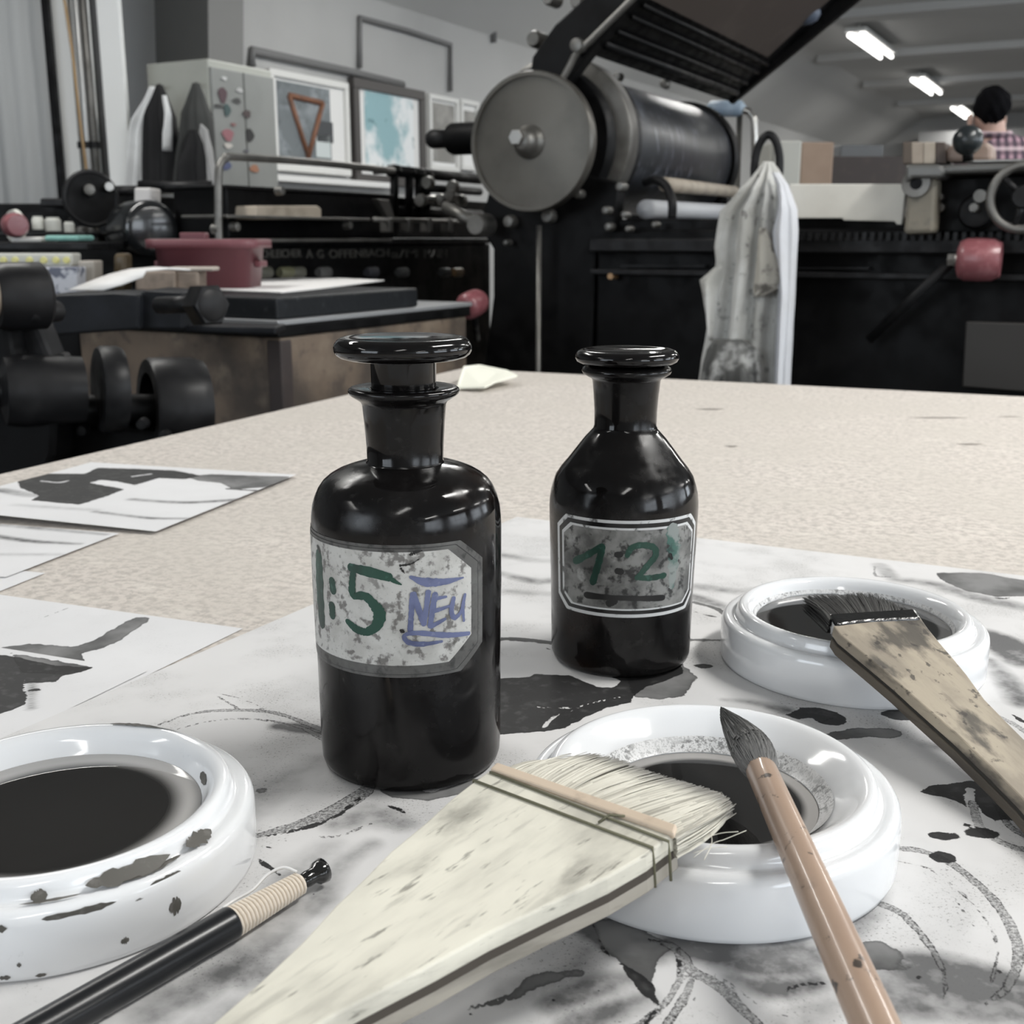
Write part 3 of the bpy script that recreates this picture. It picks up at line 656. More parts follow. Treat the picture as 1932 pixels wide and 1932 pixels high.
for sp_ in [([(758, 1189), (760, 1190)], 8), ([(773, 1046), (782, 1042), (795, 1038)], [3, 6, 3]), ([(756, 1066), (775, 1063), (790, 1054)], [5, 3, 2]), ([(757, 1072), (763, 1080)], [5, 2]), ([(602, 1030), (606, 1040)], 6)]:
    ribbon('label_spot', [sp_], BLX, BLY, pbl, .0007, m_mark, labL, .5)
# labels -- right bottle
m_lab_dirty = M('label_enamel_grimy', (.24, .24, .23), .5, over=[(60, (.06, .06, .058), .38, .62, .9), (200, (.012, .012, .012), .52, .64, .9), (90, (.45, .45, .44), .6, .72, .6)])
m_lab_white = M('label_outline_white', (.60, .61, .61), .45, over=[(180, (.06, .06, .06), .56, .66, .9)])
m_lab_black = M('label_band_black', (.008, .008, .008), .25)
th = lambda px, py: cyl_hit(px, py, RX, RY, .0345)
tL, _ = th(1054, 1050); tR, _ = th(1307, 1050); _, zT = th(1180, 982); _, zB = th(1180, 1166)
oct_label('label', tL, tR, zB, zT, .20, .006, RX, RY, pbr, .00015, m_lab_white, tr, n=120); labR = bpy.data.objects['label.001']
oct_label('label_band', tL + .055, tR - .055, zB + .0016, zT - .0014, .19, .0056, RX, RY, pbr, .00022, m_lab_black, labR, n=120)
oct_label('label_inner_line', tL + .12, tR - .12, zB + .0034, zT - .0034, .17, .0050, RX, RY, pbr, .00028, m_lab_white, labR, n=120)
oct_label('label_field', tL + .16, tR - .15, zB + .0042, zT - .0044, .17, .0048, RX, RY, pbr, .00034, m_lab_dirty, labR, n=120)
ribbon('handwritten_numerals', [([(1087, 1058), (1112, 1045), (1136, 1030)], [14, 13, 11]), ([(1137, 1032), (1129, 1065), (1119, 1098)], [13, 13, 13]),
    ([(1183, 1048), (1192, 1033), (1212, 1028), (1233, 1033), (1236, 1048), (1220, 1068), (1205, 1087)], [9, 12, 13, 13, 13, 12, 11]), ([(1202, 1089), (1225, 1090), (1252, 1085)], [11, 12, 11])], RX, RY, pbr, .00045, m_green, labR)
ribbon('handwritten_colon', [([(1165, 1046), (1170, 1046)], 12), ([(1166, 1077), (1171, 1078)], 13), ([(1108, 1122), (1180, 1128), (1249, 1127)], [13, 11, 12]), ([(1150, 1138), (1160, 1134)], [14, 12]), ([(1263, 1047), (1266, 1053)], [9, 6])], RX, RY, pbr, .00055, m_mark, labR)
m_teal = M('smeared_green', (.05, .12, .10), .5, over=[(90, (.25, .27, .26), .45, .6, .9), (150, (.01, .02, .02), .55, .7, .8)])
ribbon('green_smear', [([(1268, 998), (1271, 1045), (1266, 1105)], [26, 26, 14])], RX, RY, pbr, .0004, m_teal, labR, .4)

# ------------------------------------------------------------------ porcelain ink dishes
m_porc = M('white_porcelain', (.79, .80, .815), .12, coat=.4)
def stained_porcelain(name, bits):
    return M(name, (.79, .80, .815), .12, over=bits, coat=.3)
m_porcL = stained_porcelain('porcelain_with_dried_ink', [(38, (.10, .095, .085), .70, .715, .9, (1, 1, 3.2)), (90, (.35, .35, .35), .68, .74, .6)])
def ink_mat(name, r, edge, murk, edgecol=(.35, .34, .33)):
    m = bpy.data.materials.new(name); m.use_nodes = True; nt = m.node_tree; b = nt.nodes['Principled BSDF']
    tc = nn(nt, 'ShaderNodeTexCoord'); ln = nn(nt, 'ShaderNodeVectorMath', operation='LENGTH'); nt.links.new(tc.outputs['Object'], ln.inputs[0])
    d = maprange(nt, ln.outputs['Value'], r - edge, r, 0, 1)
    c = mixc(nt, d, murk, edgecol); nt.links.new(c, b.inputs['Base Color'])
    b.inputs['Roughness'].default_value = .03; b.inputs['Coat Weight'].default_value = .3; return m
m_stainring = M('dried_ink_ring', (.74, .74, .74), .3, over=[(500, (.12, .12, .12), .50, .62, .7), (1400, (.10, .10, .10), .5, .6, .5), (50, (.78, .78, .78), .45, .6, .6)])
def local_lathe(name, prof, mat, parent, loc, seg=96):
    o = lathe(name, prof, mat, None, (0, 0, 0), seg=seg); o.location = loc; o.parent = parent; o.matrix_parent_inverse = Matrix.Translation(-parent.location); return o
def dish(X, Y, label, inner, ink_r, ink_z, inkm, mat, R=.0618, ring=None):
    t = thing('ink_dish', label, 'dish', (X, Y, TZ + .0012), 'porcelain ink dishes')
    p = [(0, .002), (R - .008, .002), (R - .007, 0), (R - .0014, 0), (R - .0004, .0009), (R, .0025), (R, .0172), (R - .0004, .0192), (R - .0014, .0207), (R - .0030, .0214), (R - .0048, .0211), (R - .0058, .0208), (R - .0066, .0212), (R - .0071, .0226), (R - .0074, .0244), (R - .0082, .0258), (R - .0094, .0265), (R - .0106, .0265), (R - .0117, .0261)] + inner
    local_lathe('dish_body', p, mat, t, (X, Y, TZ + .0012), 128)
    local_lathe('ink', [(0, ink_z), (ink_r * .5, ink_z), (ink_r * .93, ink_z), (ink_r, ink_z + .0002)], inkm, t, (X, Y, TZ + .0012), 96)
    if ring: local_lathe('ink_tide_mark', ring, m_stainring, t, (X, Y, TZ + .0012), 96)
    return t
in_deep = [(.0485, .0250), (.0470, .0225), (.0455, .0195), (.0430, .0150), (.0380, .0100), (.0250, .0060), (0, .0055)]
in_wide = [(.0490, .0255), (.0465, .0235), (.0430, .0205), (.0400, .0180), (.0385, .0160), (.0350, .0130), (.0310, .0100), (.0250, .0070), (0, .006)]
DM = (.0665, .3520); DR = (.1635, .5205); DL = (-.1462, .3342)
dish(*DM, 'middle white porcelain dish with wide sloping rim, two brushes lying across it', in_wide, .0362, .0140, ink_mat('black_ink', .036, .003, (.02, .0195, .019)), m_porc, ring=[(.0362, .0146), (.0380, .0162), (.0393, .0178), (.0405, .0190)])
dish(*DR, 'right rear white porcelain dish filled with black ink, dark tipped flat brush resting on it', in_deep, .0449, .0190, ink_mat('black_ink_full', .045, .002, (.012, .012, .012), (.10, .1, .1)), m_porc, ring=[(.0452, .0196), (.0458, .0206), (.0463, .0214)])
dish(*DL, 'left white porcelain dish cut by the picture edge, dried ink flakes on its side', in_deep, .0446, .0180, ink_mat('thin_grey_ink', .0446, .0065, (.020, .019, .018), (.42, .41, .40)), m_porcL)
# brush marks of dried ink on the left dish (patches that follow its round)
def patch(parent, X, Y, r, z, th0, th1, h, mat, name='dried_ink_flake', n=14):
    v = []; f = []
    for i in range(n + 1):
        a = th0 + (th1 - th0) * i / n; e = math.sin(math.pi * i / n) ** .5 * (1 + random.uniform(-.35, .35))
        for s in (-1, 1):
            v.append(Vector((X + r * math.sin(a), Y - r * math.cos(a), TZ + .0012 + z + s * h / 2 * e)))
    for i in range(n): f.append((2 * i, 2 * i + 2, 2 * i + 3, 2 * i + 1))
    return obj(name, v, f, mat, parent)
m_flake = M('dried_ink', (.09, .085, .075), .5, over=[(200, (.2, .19, .18), .5, .7, .7)])
Ldish = [o for o in COL.objects if o.name.startswith('ink_dish')][-1]
for z, r, t0, t1, h in ((.0188, .0617, .30, .62, .0022), (.0175, .0619, .0, .16, .003), (.0195, .0612, .78, .95, .0018), (.0060, .0619, .62, .66, .002), (.0100, .0619, .86, .93, .005), (.0020, .0619, .25, .30, .001), (.0060, .0619, .18, .20, .0012), (.0060, .0619, .05, .065, .0012), (.0025, .0619, .10, .15, .0014)):
    patch(Ldish, *DL, r, z, t0, t1, h, m_flake)
def patch2(parent, X, Y, r0, r1, z0, z1, th0, th1, mat, n=18, name='dried_ink_flake'):
    v = []; f = []
    for i in range(n + 1):
        a = th0 + (th1 - th0) * i / n; e = math.sin(math.pi * i / n) ** .6; j = random.uniform(-.25, .25)
        for s in (0, 1):
            k = .5 + (s - .5) * e * (1 + j); r = r0 + (r1 - r0) * k; z = z0 + (z1 - z0) * k
            v.append(Vector((X + r * math.sin(a), Y - r * math.cos(a), TZ + .0012 + z + .0003)))
    for i in range(n): f.append((2 * i, 2 * i + 2, 2 * i + 3, 2 * i + 1))
    return obj(name, v, f, mat, parent)
patch2(Ldish, *DL, .0590, .0545, .0217, .0246, .50, .95, m_flake); patch2(Ldish, *DL, .0592, .0565, .0217, .0222, .60, 1.0, m_flake)
patch2(Ldish, *DL, .0592, .0548, .0217, .0240, 1.05, 1.25, m_flake); patch2(Ldish, *DL, .0585, .0550, .0217, .0238, .25, .33, m_flake)
patch2(Ldish, *DL, .0588, .0575, .0218, .0219, .20, .48, m_flake, 10); patch2(Ldish, *DL, .0535, .0518, .0258, .0267, 2.6, 3.0, m_flake); patch2(Ldish, *DL, .0525, .0505, .0266, .0266, 2.75, 3.15, m_flake)
patch2(Ldish, *DL, .0470, .0452, .0226, .0196, 1.9, 2.1, m_flake, 8)

# ------------------------------------------------------------------ brushes
def hair_mat(name, root, tip, lo=.55, hi=1., streak=.5, dark=(.05, .05, .045)):
    m = bpy.data.materials.new(name); m.use_nodes = True; nt = m.node_tree; b = nt.nodes['Principled BSDF']
    t = nn(nt, 'ShaderNodeAttribute', attribute_name='t').outputs['Fac']; s = nn(nt, 'ShaderNodeAttribute', attribute_name='tint').outputs['Fac']
    c = mixc(nt, maprange(nt, t, lo, hi), root, tip); c = mixc(nt, math_(nt, 'MULTIPLY', maprange(nt, s, .55, 1.), streak), c, dark)
    nt.links.new(c, b.inputs['Base Color']); b.inputs['Roughness'].default_value = .5; return m
def strands(name, roots, mids, tips, w, mat, parent, up=Z, label=None):
    n = len(roots); K = 5; v = []; f = []; tt = []; ti = []
    for i in range(n):
        a, m, b = roots[i], mids[i], tips[i]; tint = random.random()
        for k in range(K + 1):
            t = k / K; p = a * (1 - t) ** 2 + m * (2 * t * (1 - t)) + b * t * t
            d = ((m - a) * (1 - t) + (b - m) * t).normalized(); s = d.cross(up).normalized() * (w * (1 - .75 * t) / 2)
            v += [p - s, p + s, p + up * (w * .5 * (1 - .8 * t))]; tt += [t] * 3; ti += [tint] * 3
        base = i * (K + 1) * 3
        for k in range(K):
            q = base + k * 3; f += [(q, q + 2, q + 5, q + 3), (q + 2, q + 1, q + 4, q + 5)]
    return obj(name, v, f, mat, parent, True, attrs={'t': tt, 'tint': ti})
def lerp(pts, u):
    x = u * (len(pts) - 1); i = min(int(x), len(pts) - 2); return pts[i].lerp(pts[i + 1], x - i)
def flat_brush(name, label, L, Rr, zf, slope, hdir, thick, woodm, slatm, bandm, hairm, corner, tips, tipz, threads, band_px, droop=.0):
    """L, Rr: pixel outlines of the two long edges of the top face; corner: ferrule corners; hdir: horizontal handle direction"""
    h = Vector((hdir[0], hdir[1], 0)).normalized(); c0 = on_z(*corner[0], zf); c1 = on_z(*corner[1], zf)
    ctr = (c0 + c1) / 2; hd = (h - Z * slope).normalized(); side = Vector((-h.y, h.x, 0)); n = side.cross(hd).normalized()
    if n.z < 0: n = -n
    pl = lambda p: on_plane(*p, ctr, n)
    t = thing(name, label, 'brush', ctr - Z * .01)
    LL = [pl(p) for p in L]; RR = [pl(p) for p in Rr]
    poly = LL + RR[::-1]
    prism('handle', poly, n * -thick * .46, woodm, t, bevel=.0007)
    def shrink(P, k): c = sum(P, Vector()) / len(P); return P
    prism('lower_slat', [p - n * thick * .60 for p in poly], n * -thick * .40, slatm, t, bevel=.0006)
    prism('glue_gap', [p.lerp((LL[min(i, len(LL) - 1)] + RR[min(i, len(RR) - 1)]) / 2 if i < len(LL) else p, .04) - n * thick * .44 for i, p in enumerate(poly)], n * -thick * .2, bandm, t)
    return t, ctr, n, hd, side, LL, RR, pl
def wood_brush_mat(name, base, dirt, rot, amt, stains):
    return M(name, base, .6, over=[(60, dirt, .46, .66, amt, (1, .1, 1)), (260, dirt, .55, .7, amt * .8, (1, .07, 1))] + stains, bump=(220, .25, .0006, (1, .08, 1)), rot=rot)
# --- white flat goat-hair brush in the foreground
ang = math.atan2(-.70, -.715)       # handle direction
rotm = -(ang - math.pi / 2)
m_hw = wood_brush_mat('bleached_brush_wood', (.76, .735, .635), (.36, .345, .30), rotm, .55, [(34, (.62, .60, .52), .4, .6, .6, (1, .5, 1)), (45, (.20, .19, .165), .56, .74, .75, (1, .45, 1)), (22, (.34, .325, .285), .50, .70, .6, (1, .6, 1)), (420, (.14, .13, .11), .60, .70, .7, (1, .12, 1))])
m_hs = wood_brush_mat('grey_brush_slat', (.36, .335, .29), (.10, .095, .08), rotm, .6, [])
m_gap = M('dark_glue_gap', (.06, .05, .04), .8)
L = [(933, 1447), (897, 1472), (855, 1504), (804, 1551), (737, 1606), (679, 1665), (633, 1708), (571, 1776), (493, 1850), (400, 1932), (300, 2015), (200, 2090)]
Rr = [(1277, 1568), (1245, 1592), (1218, 1613), (1145, 1655), (1031, 1708), (917, 1763), (814, 1820), (731, 1862), (633, 1913), (560, 1955), (440, 2030), (300, 2120)]
t, ctr, n, hd, sd, LL, RR, pl = flat_brush('flat_brush', 'broad cream haired flat brush with pale bleached wooden handle in the foreground', L, Rr, .8425, .13, (-.70, -.715), .0122, m_hw, m_hs, m_gap, None, [(933, 1447), (1277, 1568)], None, None, None, None)
white_brush = t
stick = M('bamboo_strip', (.60, .49, .38), .5, over=[(150, (.38, .30, .23), .5, .7, .6)])
q = [pl((938, 1443)), pl((1278, 1562)), pl((1272, 1580)), pl((925, 1456))]
prism('binding_strip', [p + n * .0012 for p in q], n * -.0022, stick, t, bevel=.0007)
m_thread = M('olive_thread', (.13, .125, .08), .8)
for a, b in (((925, 1459), (1262, 1590)), ((893, 1474), (1232, 1602))):
    pa, pb = pl(a) + n * .0004, pl(b) + n * .0004
    tube('thread', [pa - n * .0117, pa, pb, pb - n * .005, pb - n * .0125], .00045, m_thread, bpy.data.objects['handle'], seg=6)
tube('thread', [pl((1130, 1555)) + n * .0006, pl((1150, 1542)) + n * .0008, pl((1180, 1545)) + n * .0008], .0004, m_thread, bpy.data.objects['handle'], seg=6)
# slot between slats at the ferrule end
m_hairw = hair_mat('goat_hair', (.68, .655, .57), (.17, .165, .15), .62, 1.02, .75, (.24, .225, .19))
R1_, R2_ = pl((950, 1450)), pl((1276, 1577))
tipc = [pl(p) - Z * .006 for p in ((1060, 1414), (1095, 1404), (1130, 1400), (1176, 1411), (1228, 1432), (1280, 1448), (1330, 1462), (1358, 1471), (1373, 1481), (1372, 1490))]
roots = []; mids = []; tips = []
for i in range(4200):
    u = random.random(); lay = random.random()
    r = R1_.lerp(R2_, u) - n * (.0008 + .0065 * lay); tp = lerp(tipc, u) - Z * (.004 * lay - .002)
    d = (tp - r); L_ = random.uniform(.975, 1.015) if random.random() < .93 else random.uniform(.90, 1.04)
    tp = r + d * L_ + sd * random.gauss(0, .0009)
    m = r.lerp(tp, .5) + n * (.0022 * (1 - lay)) - hd * .0 + (R2_ - R1_).normalized() * (-.003 + .007 * u)
    roots.append(r); mids.append(m); tips.append(tp)
o = strands('bristles', roots, mids, tips, .0009, m_hairw, t, n); o['kind'] = 'stuff'
for pts in (((1300, 1560), (1330, 1545), (1362, 1535), (1395, 1532)), ((1310, 1572), (1340, 1563), (1374, 1560)), ((1335, 1520), (1345, 1550), (1330, 1585)), ((1310, 1580), (1345, 1555), (1370, 1546), (1410, 1530))):
    tube('stray_hair', smoothpts([pl(p) - Z * .006 for p in pts], 5), .00012, m_hairw, t, seg=4)
# --- dark tipped flat brush at right
rot2 = -(math.atan2(-.971, .24) - math.pi / 2)
m_h2 = wood_brush_mat('weathered_brush_wood', (.40, .345, .265), (.17, .145, .115), rot2, .7, [(40, (.24, .205, .16), .42, .6, .75, (1, .5, 1)), (55, (.045, .04, .034), .53, .64, .85, (1, .35, 1)), (220, (.035, .03, .026), .60, .68, .8, (1, .6, 1))])
m_h2s = wood_brush_mat('dark_brush_slat', (.10, .083, .064), (.03, .025, .02), rot2, .7, [])
L = [(1572, 1180), (1583, 1196), (1637, 1240), (1690, 1284), (1722, 1313), (1805, 1386), (1870, 1448), (1925, 1503), (2000, 1590), (2060, 1680), (2090, 1760)]
Rr = [(1735, 1162), (1752, 1186), (1770, 1208), (1800, 1243), (1824, 1272), (1858, 1319), (1900, 1362), (1935, 1397), (2015, 1475), (2100, 1590), (2140, 1700)]
t, ctr, n, hd, sd, LL, RR, pl = flat_brush('flat_brush', 'black haired flat brush with stained brown wooden handle, resting on the right rear dish', L, Rr, .8390, .21, (.24, -.971), .0108, m_h2, m_h2s, M('black_gap', (.02, .018, .015), .8), None, [(1572, 1180), (1735, 1162)], None, None, None, None)
m_lac = M('wet_black_lacquer', (.01, .01, .01), .08, coat=.6, bump=(300, .5, .0006))
q = [pl((1563, 1160)), pl((1725, 1150)), pl((1738, 1170)), pl((1640, 1174)), pl((1577, 1182))]
prism('binding_band', [p + n * .0009 for p in q], n * -.0080, m_lac, t, bevel=.0012)
m_hairb = hair_mat('black_ink_hair', (.028, .027, .026), (.02, .02, .02), .5, 1, .35, (.16, .16, .15))
R1_, R2_ = pl((1566, 1168)), pl((1722, 1156))
tipc = [pl(p) for p in ((1517, 1126), (1530, 1121), (1560, 1121), (1590, 1118), (1621, 1115), (1650, 1120), (1675, 1131), (1694, 1142), (1700, 1148))]
roots = []; mids = []; tips = []
for i in range(2200):
    u = random.random(); lay = random.random()
    r = R1_.lerp(R2_, u) - n * (.0004 + .007 * lay); tp = lerp(tipc, u) - Z * (.006 * lay)
    tp = r + (tp - r) * random.uniform(.86, 1.03) + sd * random.gauss(0, .001)
    roots.append(r); mids.append(r.lerp(tp, .5) + n * .002 * (1 - lay)); tips.append(tp)
o = strands('bristles', roots, mids, tips, .0009, m_hairb, t, n); o['kind'] = 'stuff'
# --- bamboo round brush
dA = ray(1435, 1450); dB = ray(1650, 1932); PA = EYE + dA * .368; PB = EYE + dB * .258
ax = (PB - PA).normalized()
t = thing('round_brush', 'bamboo handled round brush with pointed black hair, lying across the middle dish', 'brush', (PA + PB) / 2)
m_bam = M('bamboo_handle', (.385, .275, .205), .35, over=[(30, (.28, .195, .15), .42, .62, .7, (1, .25, 1)), (130, (.025, .023, .022), .61, .65, .9), (40, (.20, .15, .12), .60, .72, .6), (300, (.36, .26, .2), .5, .7, .4, (1, .1, 1))], coat=.3, bump=(200, .12, .0004, (1, .05, 1)))
Lh = .30
tube('handle', [PA + ax * s for s in (-.0006, 0, .001, .03, .06, .11, .2, Lh)], [.0040, .0047, .0050, .0051, .0053, .0056, .0056, .005], m_bam, t, seg=32)
Tp = Vector((.0752, .3825, .836)); side = ax.cross(Z).normalized()
cv = smoothpts([PA + ax * .003, PA - ax * .008, PA.lerp(Tp, .45) + Vector((.0010, 0, 0)), PA.lerp(Tp, .75) + Vector((-.0002, 0, 0)), Tp], 6)
nr = len(cv); rad = [(.0044 + .0022 * math.sin(min(1, i / (nr - 1) / .36) * math.pi / 2) if i / (nr - 1) < .36 else .0066 * (1 - ((i / (nr - 1) - .36) / .64)) ** .85 + .0001) for i in range(nr)]
m_hairr = hair_mat('grey_black_hair', (.11, .11, .11), (.018, .018, .018), .15, .55, .5, (.26, .26, .25))
tube('hair_core', cv, [r * .93 for r in rad], M('hair_core_grey', (.03, .03, .03), .5), t, seg=20)
roots = []; mids = []; tips = []
for i in range(1100):
    a = random.uniform(0, 2 * math.pi); u0 = random.uniform(0, .45); i0 = int(u0 * (nr - 1)); i2 = min(nr - 1, i0 + int((.35 + .3 * random.random()) * nr)); i1 = (i0 + i2) // 2
    def sp(i): d = (cv[min(i + 1, nr - 1)] - cv[max(i - 1, 0)]).normalized(); u_, w_ = frame_of(d); return cv[i] + (u_ * math.cos(a) + w_ * math.sin(a)) * rad[i] * random.uniform(.97, 1.03)
    p0, p1, p2 = sp(i0), sp(i1), sp(i2); roots.append(p0); mids.append(p1 * 2 - (p0 + p2) / 2); tips.append(p2)
o = strands('bristles', roots, mids, tips, .0006, m_hairr, t, Z); o['kind'] = 'stuff'
# --- black lacquered brush handle with thread wrapping, bottom left
PA = on_z(437, 1741, .8062); PB = on_z(99, 1932, .8062); PC = on_z(566, 1666, .8062); ax = (PB - PA).normalized()
t = thing('black_brush', 'slim black lacquered brush with thread wound end, beside the left dish', 'brush', (PA + PB) / 2 - Z * .005)
m_lacq = M('black_lacquer', (.011, .012, .014), .28, spec=.4)
tube('handle', [PA + ax * s for s in (-.0003, .0, .0008, .04, .1, .2)], [.0044, .0049, .0050, .0050, .0048, .0042], m_lacq, t, seg=32)
m_cotton = M('cream_thread', (.74, .66, .56), .8)
nt_ = 19; L_ = (PC - PA).length; up_, sd_ = frame_of(-ax)
prev = []
for i in range(nt_ * 10 + 1):
    a = i / 10 * 2 * math.pi; s = i / (nt_ * 10); r = .0044 - .0013 * s
    prev.append(PA.lerp(PC, s) + (up_ * math.cos(a) + sd_ * math.sin(a)) * r)
tube('thread_winding', prev, .00058, m_cotton, t, seg=6)
tube('winding_core', [PA, PC], [.0043, .0030], m_cotton, t, seg=20)
K = PC - ax * .001; tube('hanging_knob', [K + ax * .001, K - ax * .002, K - ax * .0045, K - ax * .006, K - ax * .0085, K - ax * .0095], [.0022, .0026, .0024, .0036, .0040, .0026], m_lac, t, seg=18)
tube('loose_thread', smoothpts([PA + Vector((-.003, .003, .003)), on_z(440, 1700, .807), on_z(475, 1680, .808), on_z(505, 1650, .810), on_z(535, 1637, .811), on_z(560, 1645, .810)], 8), .00045, M('white_thread', (.8, .8, .8), .8), t, seg=6)
m_scr = M('pale_script', (.5, .48, .45), .5)
scr = []
for i in range(150):
    s = .012 + i * .0006; a = -1.0 + .12 * math.sin(i * 1.7) * math.sin(i * .45) * (1 if (i // 11) % 3 else 0)
    scr.append(PA + ax * s + (Z * math.sin(a) * -1 * -1 + Vector((-ax.y, ax.x, 0)) * math.cos(a) * (1 if (Vector((-ax.y, ax.x, 0)).y < 0) else -1)) * .00502)
tube('handle_script', scr[8:120], .00012, m_scr, t, seg=4)

# ------------------------------------------------------------------ the big cylinder press (right and middle)
def prbox(name, x0, x1, y0, y1, d0, d1, mat, parent, bevel=.004, plane=PR, ext=A):
    p = [plane(x0, y1, d0), plane(x1, y1, d0), plane(x1, y0, d0), plane(x0, y0, d0)]
    return prism(name, p, ext * (d1 - d0), mat, parent, bevel)
def wz(px, py, d=0):
    p = PR(px, py, d); return p.dot(B) , p.z
press = thing('cylinder_press', 'huge black cylinder printing press with big round metal disc and raised slanted hood', 'press', PR(1000, 450) * 1.0 - Z * PR(1000, 450).z)
b0, _ = wz(925, 450); b1 = wz(1932, 450)[0] + .7; a0 = PR0.dot(A)
def pab(a, b, z): return A * (a0 + a) + B * b + Z * z
box('bed', pab(.62, (wz(1120, 450)[0] + b1) / 2, .62), (b1 - wz(1120, 450)[0], 1.20, .80), m_iron, press, ABX, bevel=.006)
box('bed_rail', pab(-.005, (wz(1120, 450)[0] + b1) / 2, .985), (b1 - wz(1120, 450)[0], .05, .03), m_iron2, press, ABX, bevel=.004)
box('bed_rail', pab(-.005, (wz(1120, 450)[0] + b1) / 2, .925), (b1 - wz(1120, 450)[0], .03, .012), m_iron2, press, ABX, bevel=.002)
box('bed_top', pab(.62, (wz(1140, 450)[0] + b1) / 2, 1.028), (b1 - wz(1140, 450)[0], 1.16, .03), m_iron, press, ABX, bevel=.004)
# toothed rack: every tooth a piece of geometry
parts = []
bb0, bb1 = wz(1500, 450)[0], b1; nT = 72
for i in range(nT):
    parts.append(boxvf(pab(-.032, bb0 + (bb1 - bb0) * (i + .5) / nT, 1.004), ((bb1 - bb0) / nT * .5, .014, .016)))
o = join_mesh('rack_teeth', parts, m_iron2, bpy.data.objects['bed']); o['kind'] = 'stuff'
# legs / plinth
for bb in (wz(1180, 450)[0], wz(1700, 450)[0], b1 - .15): box('foot', pab(.3, bb, .11), (.14, .5, .22), m_iron, press, ABX, bevel=.01)
# near side frame
fr = [(905, 430), (925, 345), (1000, 300), (1110, 330), (1165, 345), (1160, 430), (1125, 470), (1110, 800), (900, 800), (930, 560), (930, 470)]
fpts = [PR(x, y, .02) for x, y in fr]; fpts = [p if p.z > .3 else Vector((p.x, p.y, .0)) for p in fpts]
prism('side_frame', fpts, A * .05, m_iron, press, .006)
ff = [PR(x, y, 1.02) for x, y in ((1180, 430), (1185, 300), (1215, 225), (1285, 205), (1340, 240), (1366, 300), (1376, 420))]
prism('far_side_frame', ff, A * .05, m_iron, press, .006)
cyc = PR(1050, 262, .13); cz_ = cyc
def prad(px, d): p = PR(1000, 270, d); return px * ((p - EYE).dot(Vector((0, CP, -SP)))) / F
CA = PR(1048, 266, .10)            # point on the cylinder axis
def on_ax(d): return CA + A * (d - .10)
Rb = prad(150, .1)
lathe('bearer_ring', [(Rb * .55, .0), (Rb * .97, 0), (Rb, .004), (Rb, .05), (Rb * .97, .055), (Rb * .6, .055)], m_steel, press, on_ax(.10), A, 96)
lathe('gear_flange', [(0, .06), (Rb * .93, .06), (Rb * .95, .065), (Rb * .95, .10), (0, .10)], m_iron2, press, on_ax(.10), A, 96)
m_cyl = M('blanket_cylinder', (.022, .024, .028), .35, .2, over=[(8, (.09, .10, .12), .48, .7, .6, (1, 1, .3)), (30, (.20, .21, .25), .56, .7, .6, (2, 2, .25))], bump=(30, .1, .001))
lathe('impression_cylinder', [(0, 0), (Rb * .84, 0), (Rb * .845, .005), (Rb * .845, .76), (Rb * .835, .765), (0, .765)], m_cyl, press, on_ax(.21), A, 128)
lathe('far_bearer_ring', [(0, 0), (Rb * .90, 0), (Rb * .91, .004), (Rb * .91, .04), (0, .04)], m_iron, press, on_ax(.975), A, 96)
lathe('black_backing_disc', [(0, 0), (prad(134, .04), 0), (prad(136, .04), .004), (prad(136, .04), .045), (0, .045)], m_iron, press, PR(1021, 268, .025), A, 96)
# plate segment screwed on the light ring
# big turned disc in front
DC = PR(999, 268, -.10); Rd = prad(128, -.10)
disc = lathe('turned_disc', [(0, .0), (Rd * .25, 0), (Rd * .9, .006), (Rd * .915, .006), (Rd * .925, -.002), (Rd * .985, -.002), (Rd, .003), (Rd, .028), (Rd * .97, .034), (0, .034)], m_disc, press, DC, A, 128)
lathe('disc_hub', [(0, -.040), (Rd * .10, -.040), (Rd * .15, -.034), (Rd * .19, -.020), (Rd * .20, -.012), (Rd * .24, -.008), (Rd * .25, .001)], m_steel, disc, DC, A, 48)
lathe('hub_shaft', [(Rd * .3, .03), (Rd * .3, .13)], m_iron, press, DC, A, 48)
lathe('hub_nut', [(0, -.052), (.016, -.052), (.018, -.049), (.018, -.038)], m_bright, bpy.data.objects['disc_hub'], PR(992, 262, -.10), A, 6, False)
# bolts and studs on the frame
for px, py, r in ((1033, 88, 7), (1047, 84, 6), (1092, 366, 9), (1035, 408, 13), (962, 418, 12), (957, 458, 6), (1145, 397, 8), (1150, 428, 8), (1180, 405, 7), (1187, 432, 6), (1034, 122, 7), (1237, 424, 6), (1172, 352, 9)):
    c = PR(px, py, -.012); rr = prad(r, 0)
    lathe('bolt', [(0, -.014), (rr * .8, -.012), (rr, -.006), (rr, .016)], m_steel, press, c, A, 12, True)
for px, py in ((1170, 146), (1258, 160)):
    c = PR(px, py, .5); lathe('bolt', [(0, -.03), (.010, -.028), (.012, 0)], m_steel, press, c, A, 12)
# lobes sticking out left of the disc
lathe('roller_bracket', [(0, -.02), (.035, -.02), (.04, -.01), (.04, .16), (0, .17)], m_iron, press, PR(862, 262, .15), B, 24)
lathe('bracket_knob', [(0, -.03), (.018, -.03), (.024, -.02), (.024, .02), (.012, .03), (.012, .06)], m_iron2, press, PR(828, 262, .15), B, 20)
for px, py, r in ((1012, 75, 15), (1040, -2, 13), (1092, 4, 13)):
    c = PR(px, py, .03); rr = prad(r, .03); lathe('round_lug', [(0, -.02), (rr * .8, -.02), (rr, -.01), (rr, .03), (0, .03)], m_steel, press, c, A, 20)
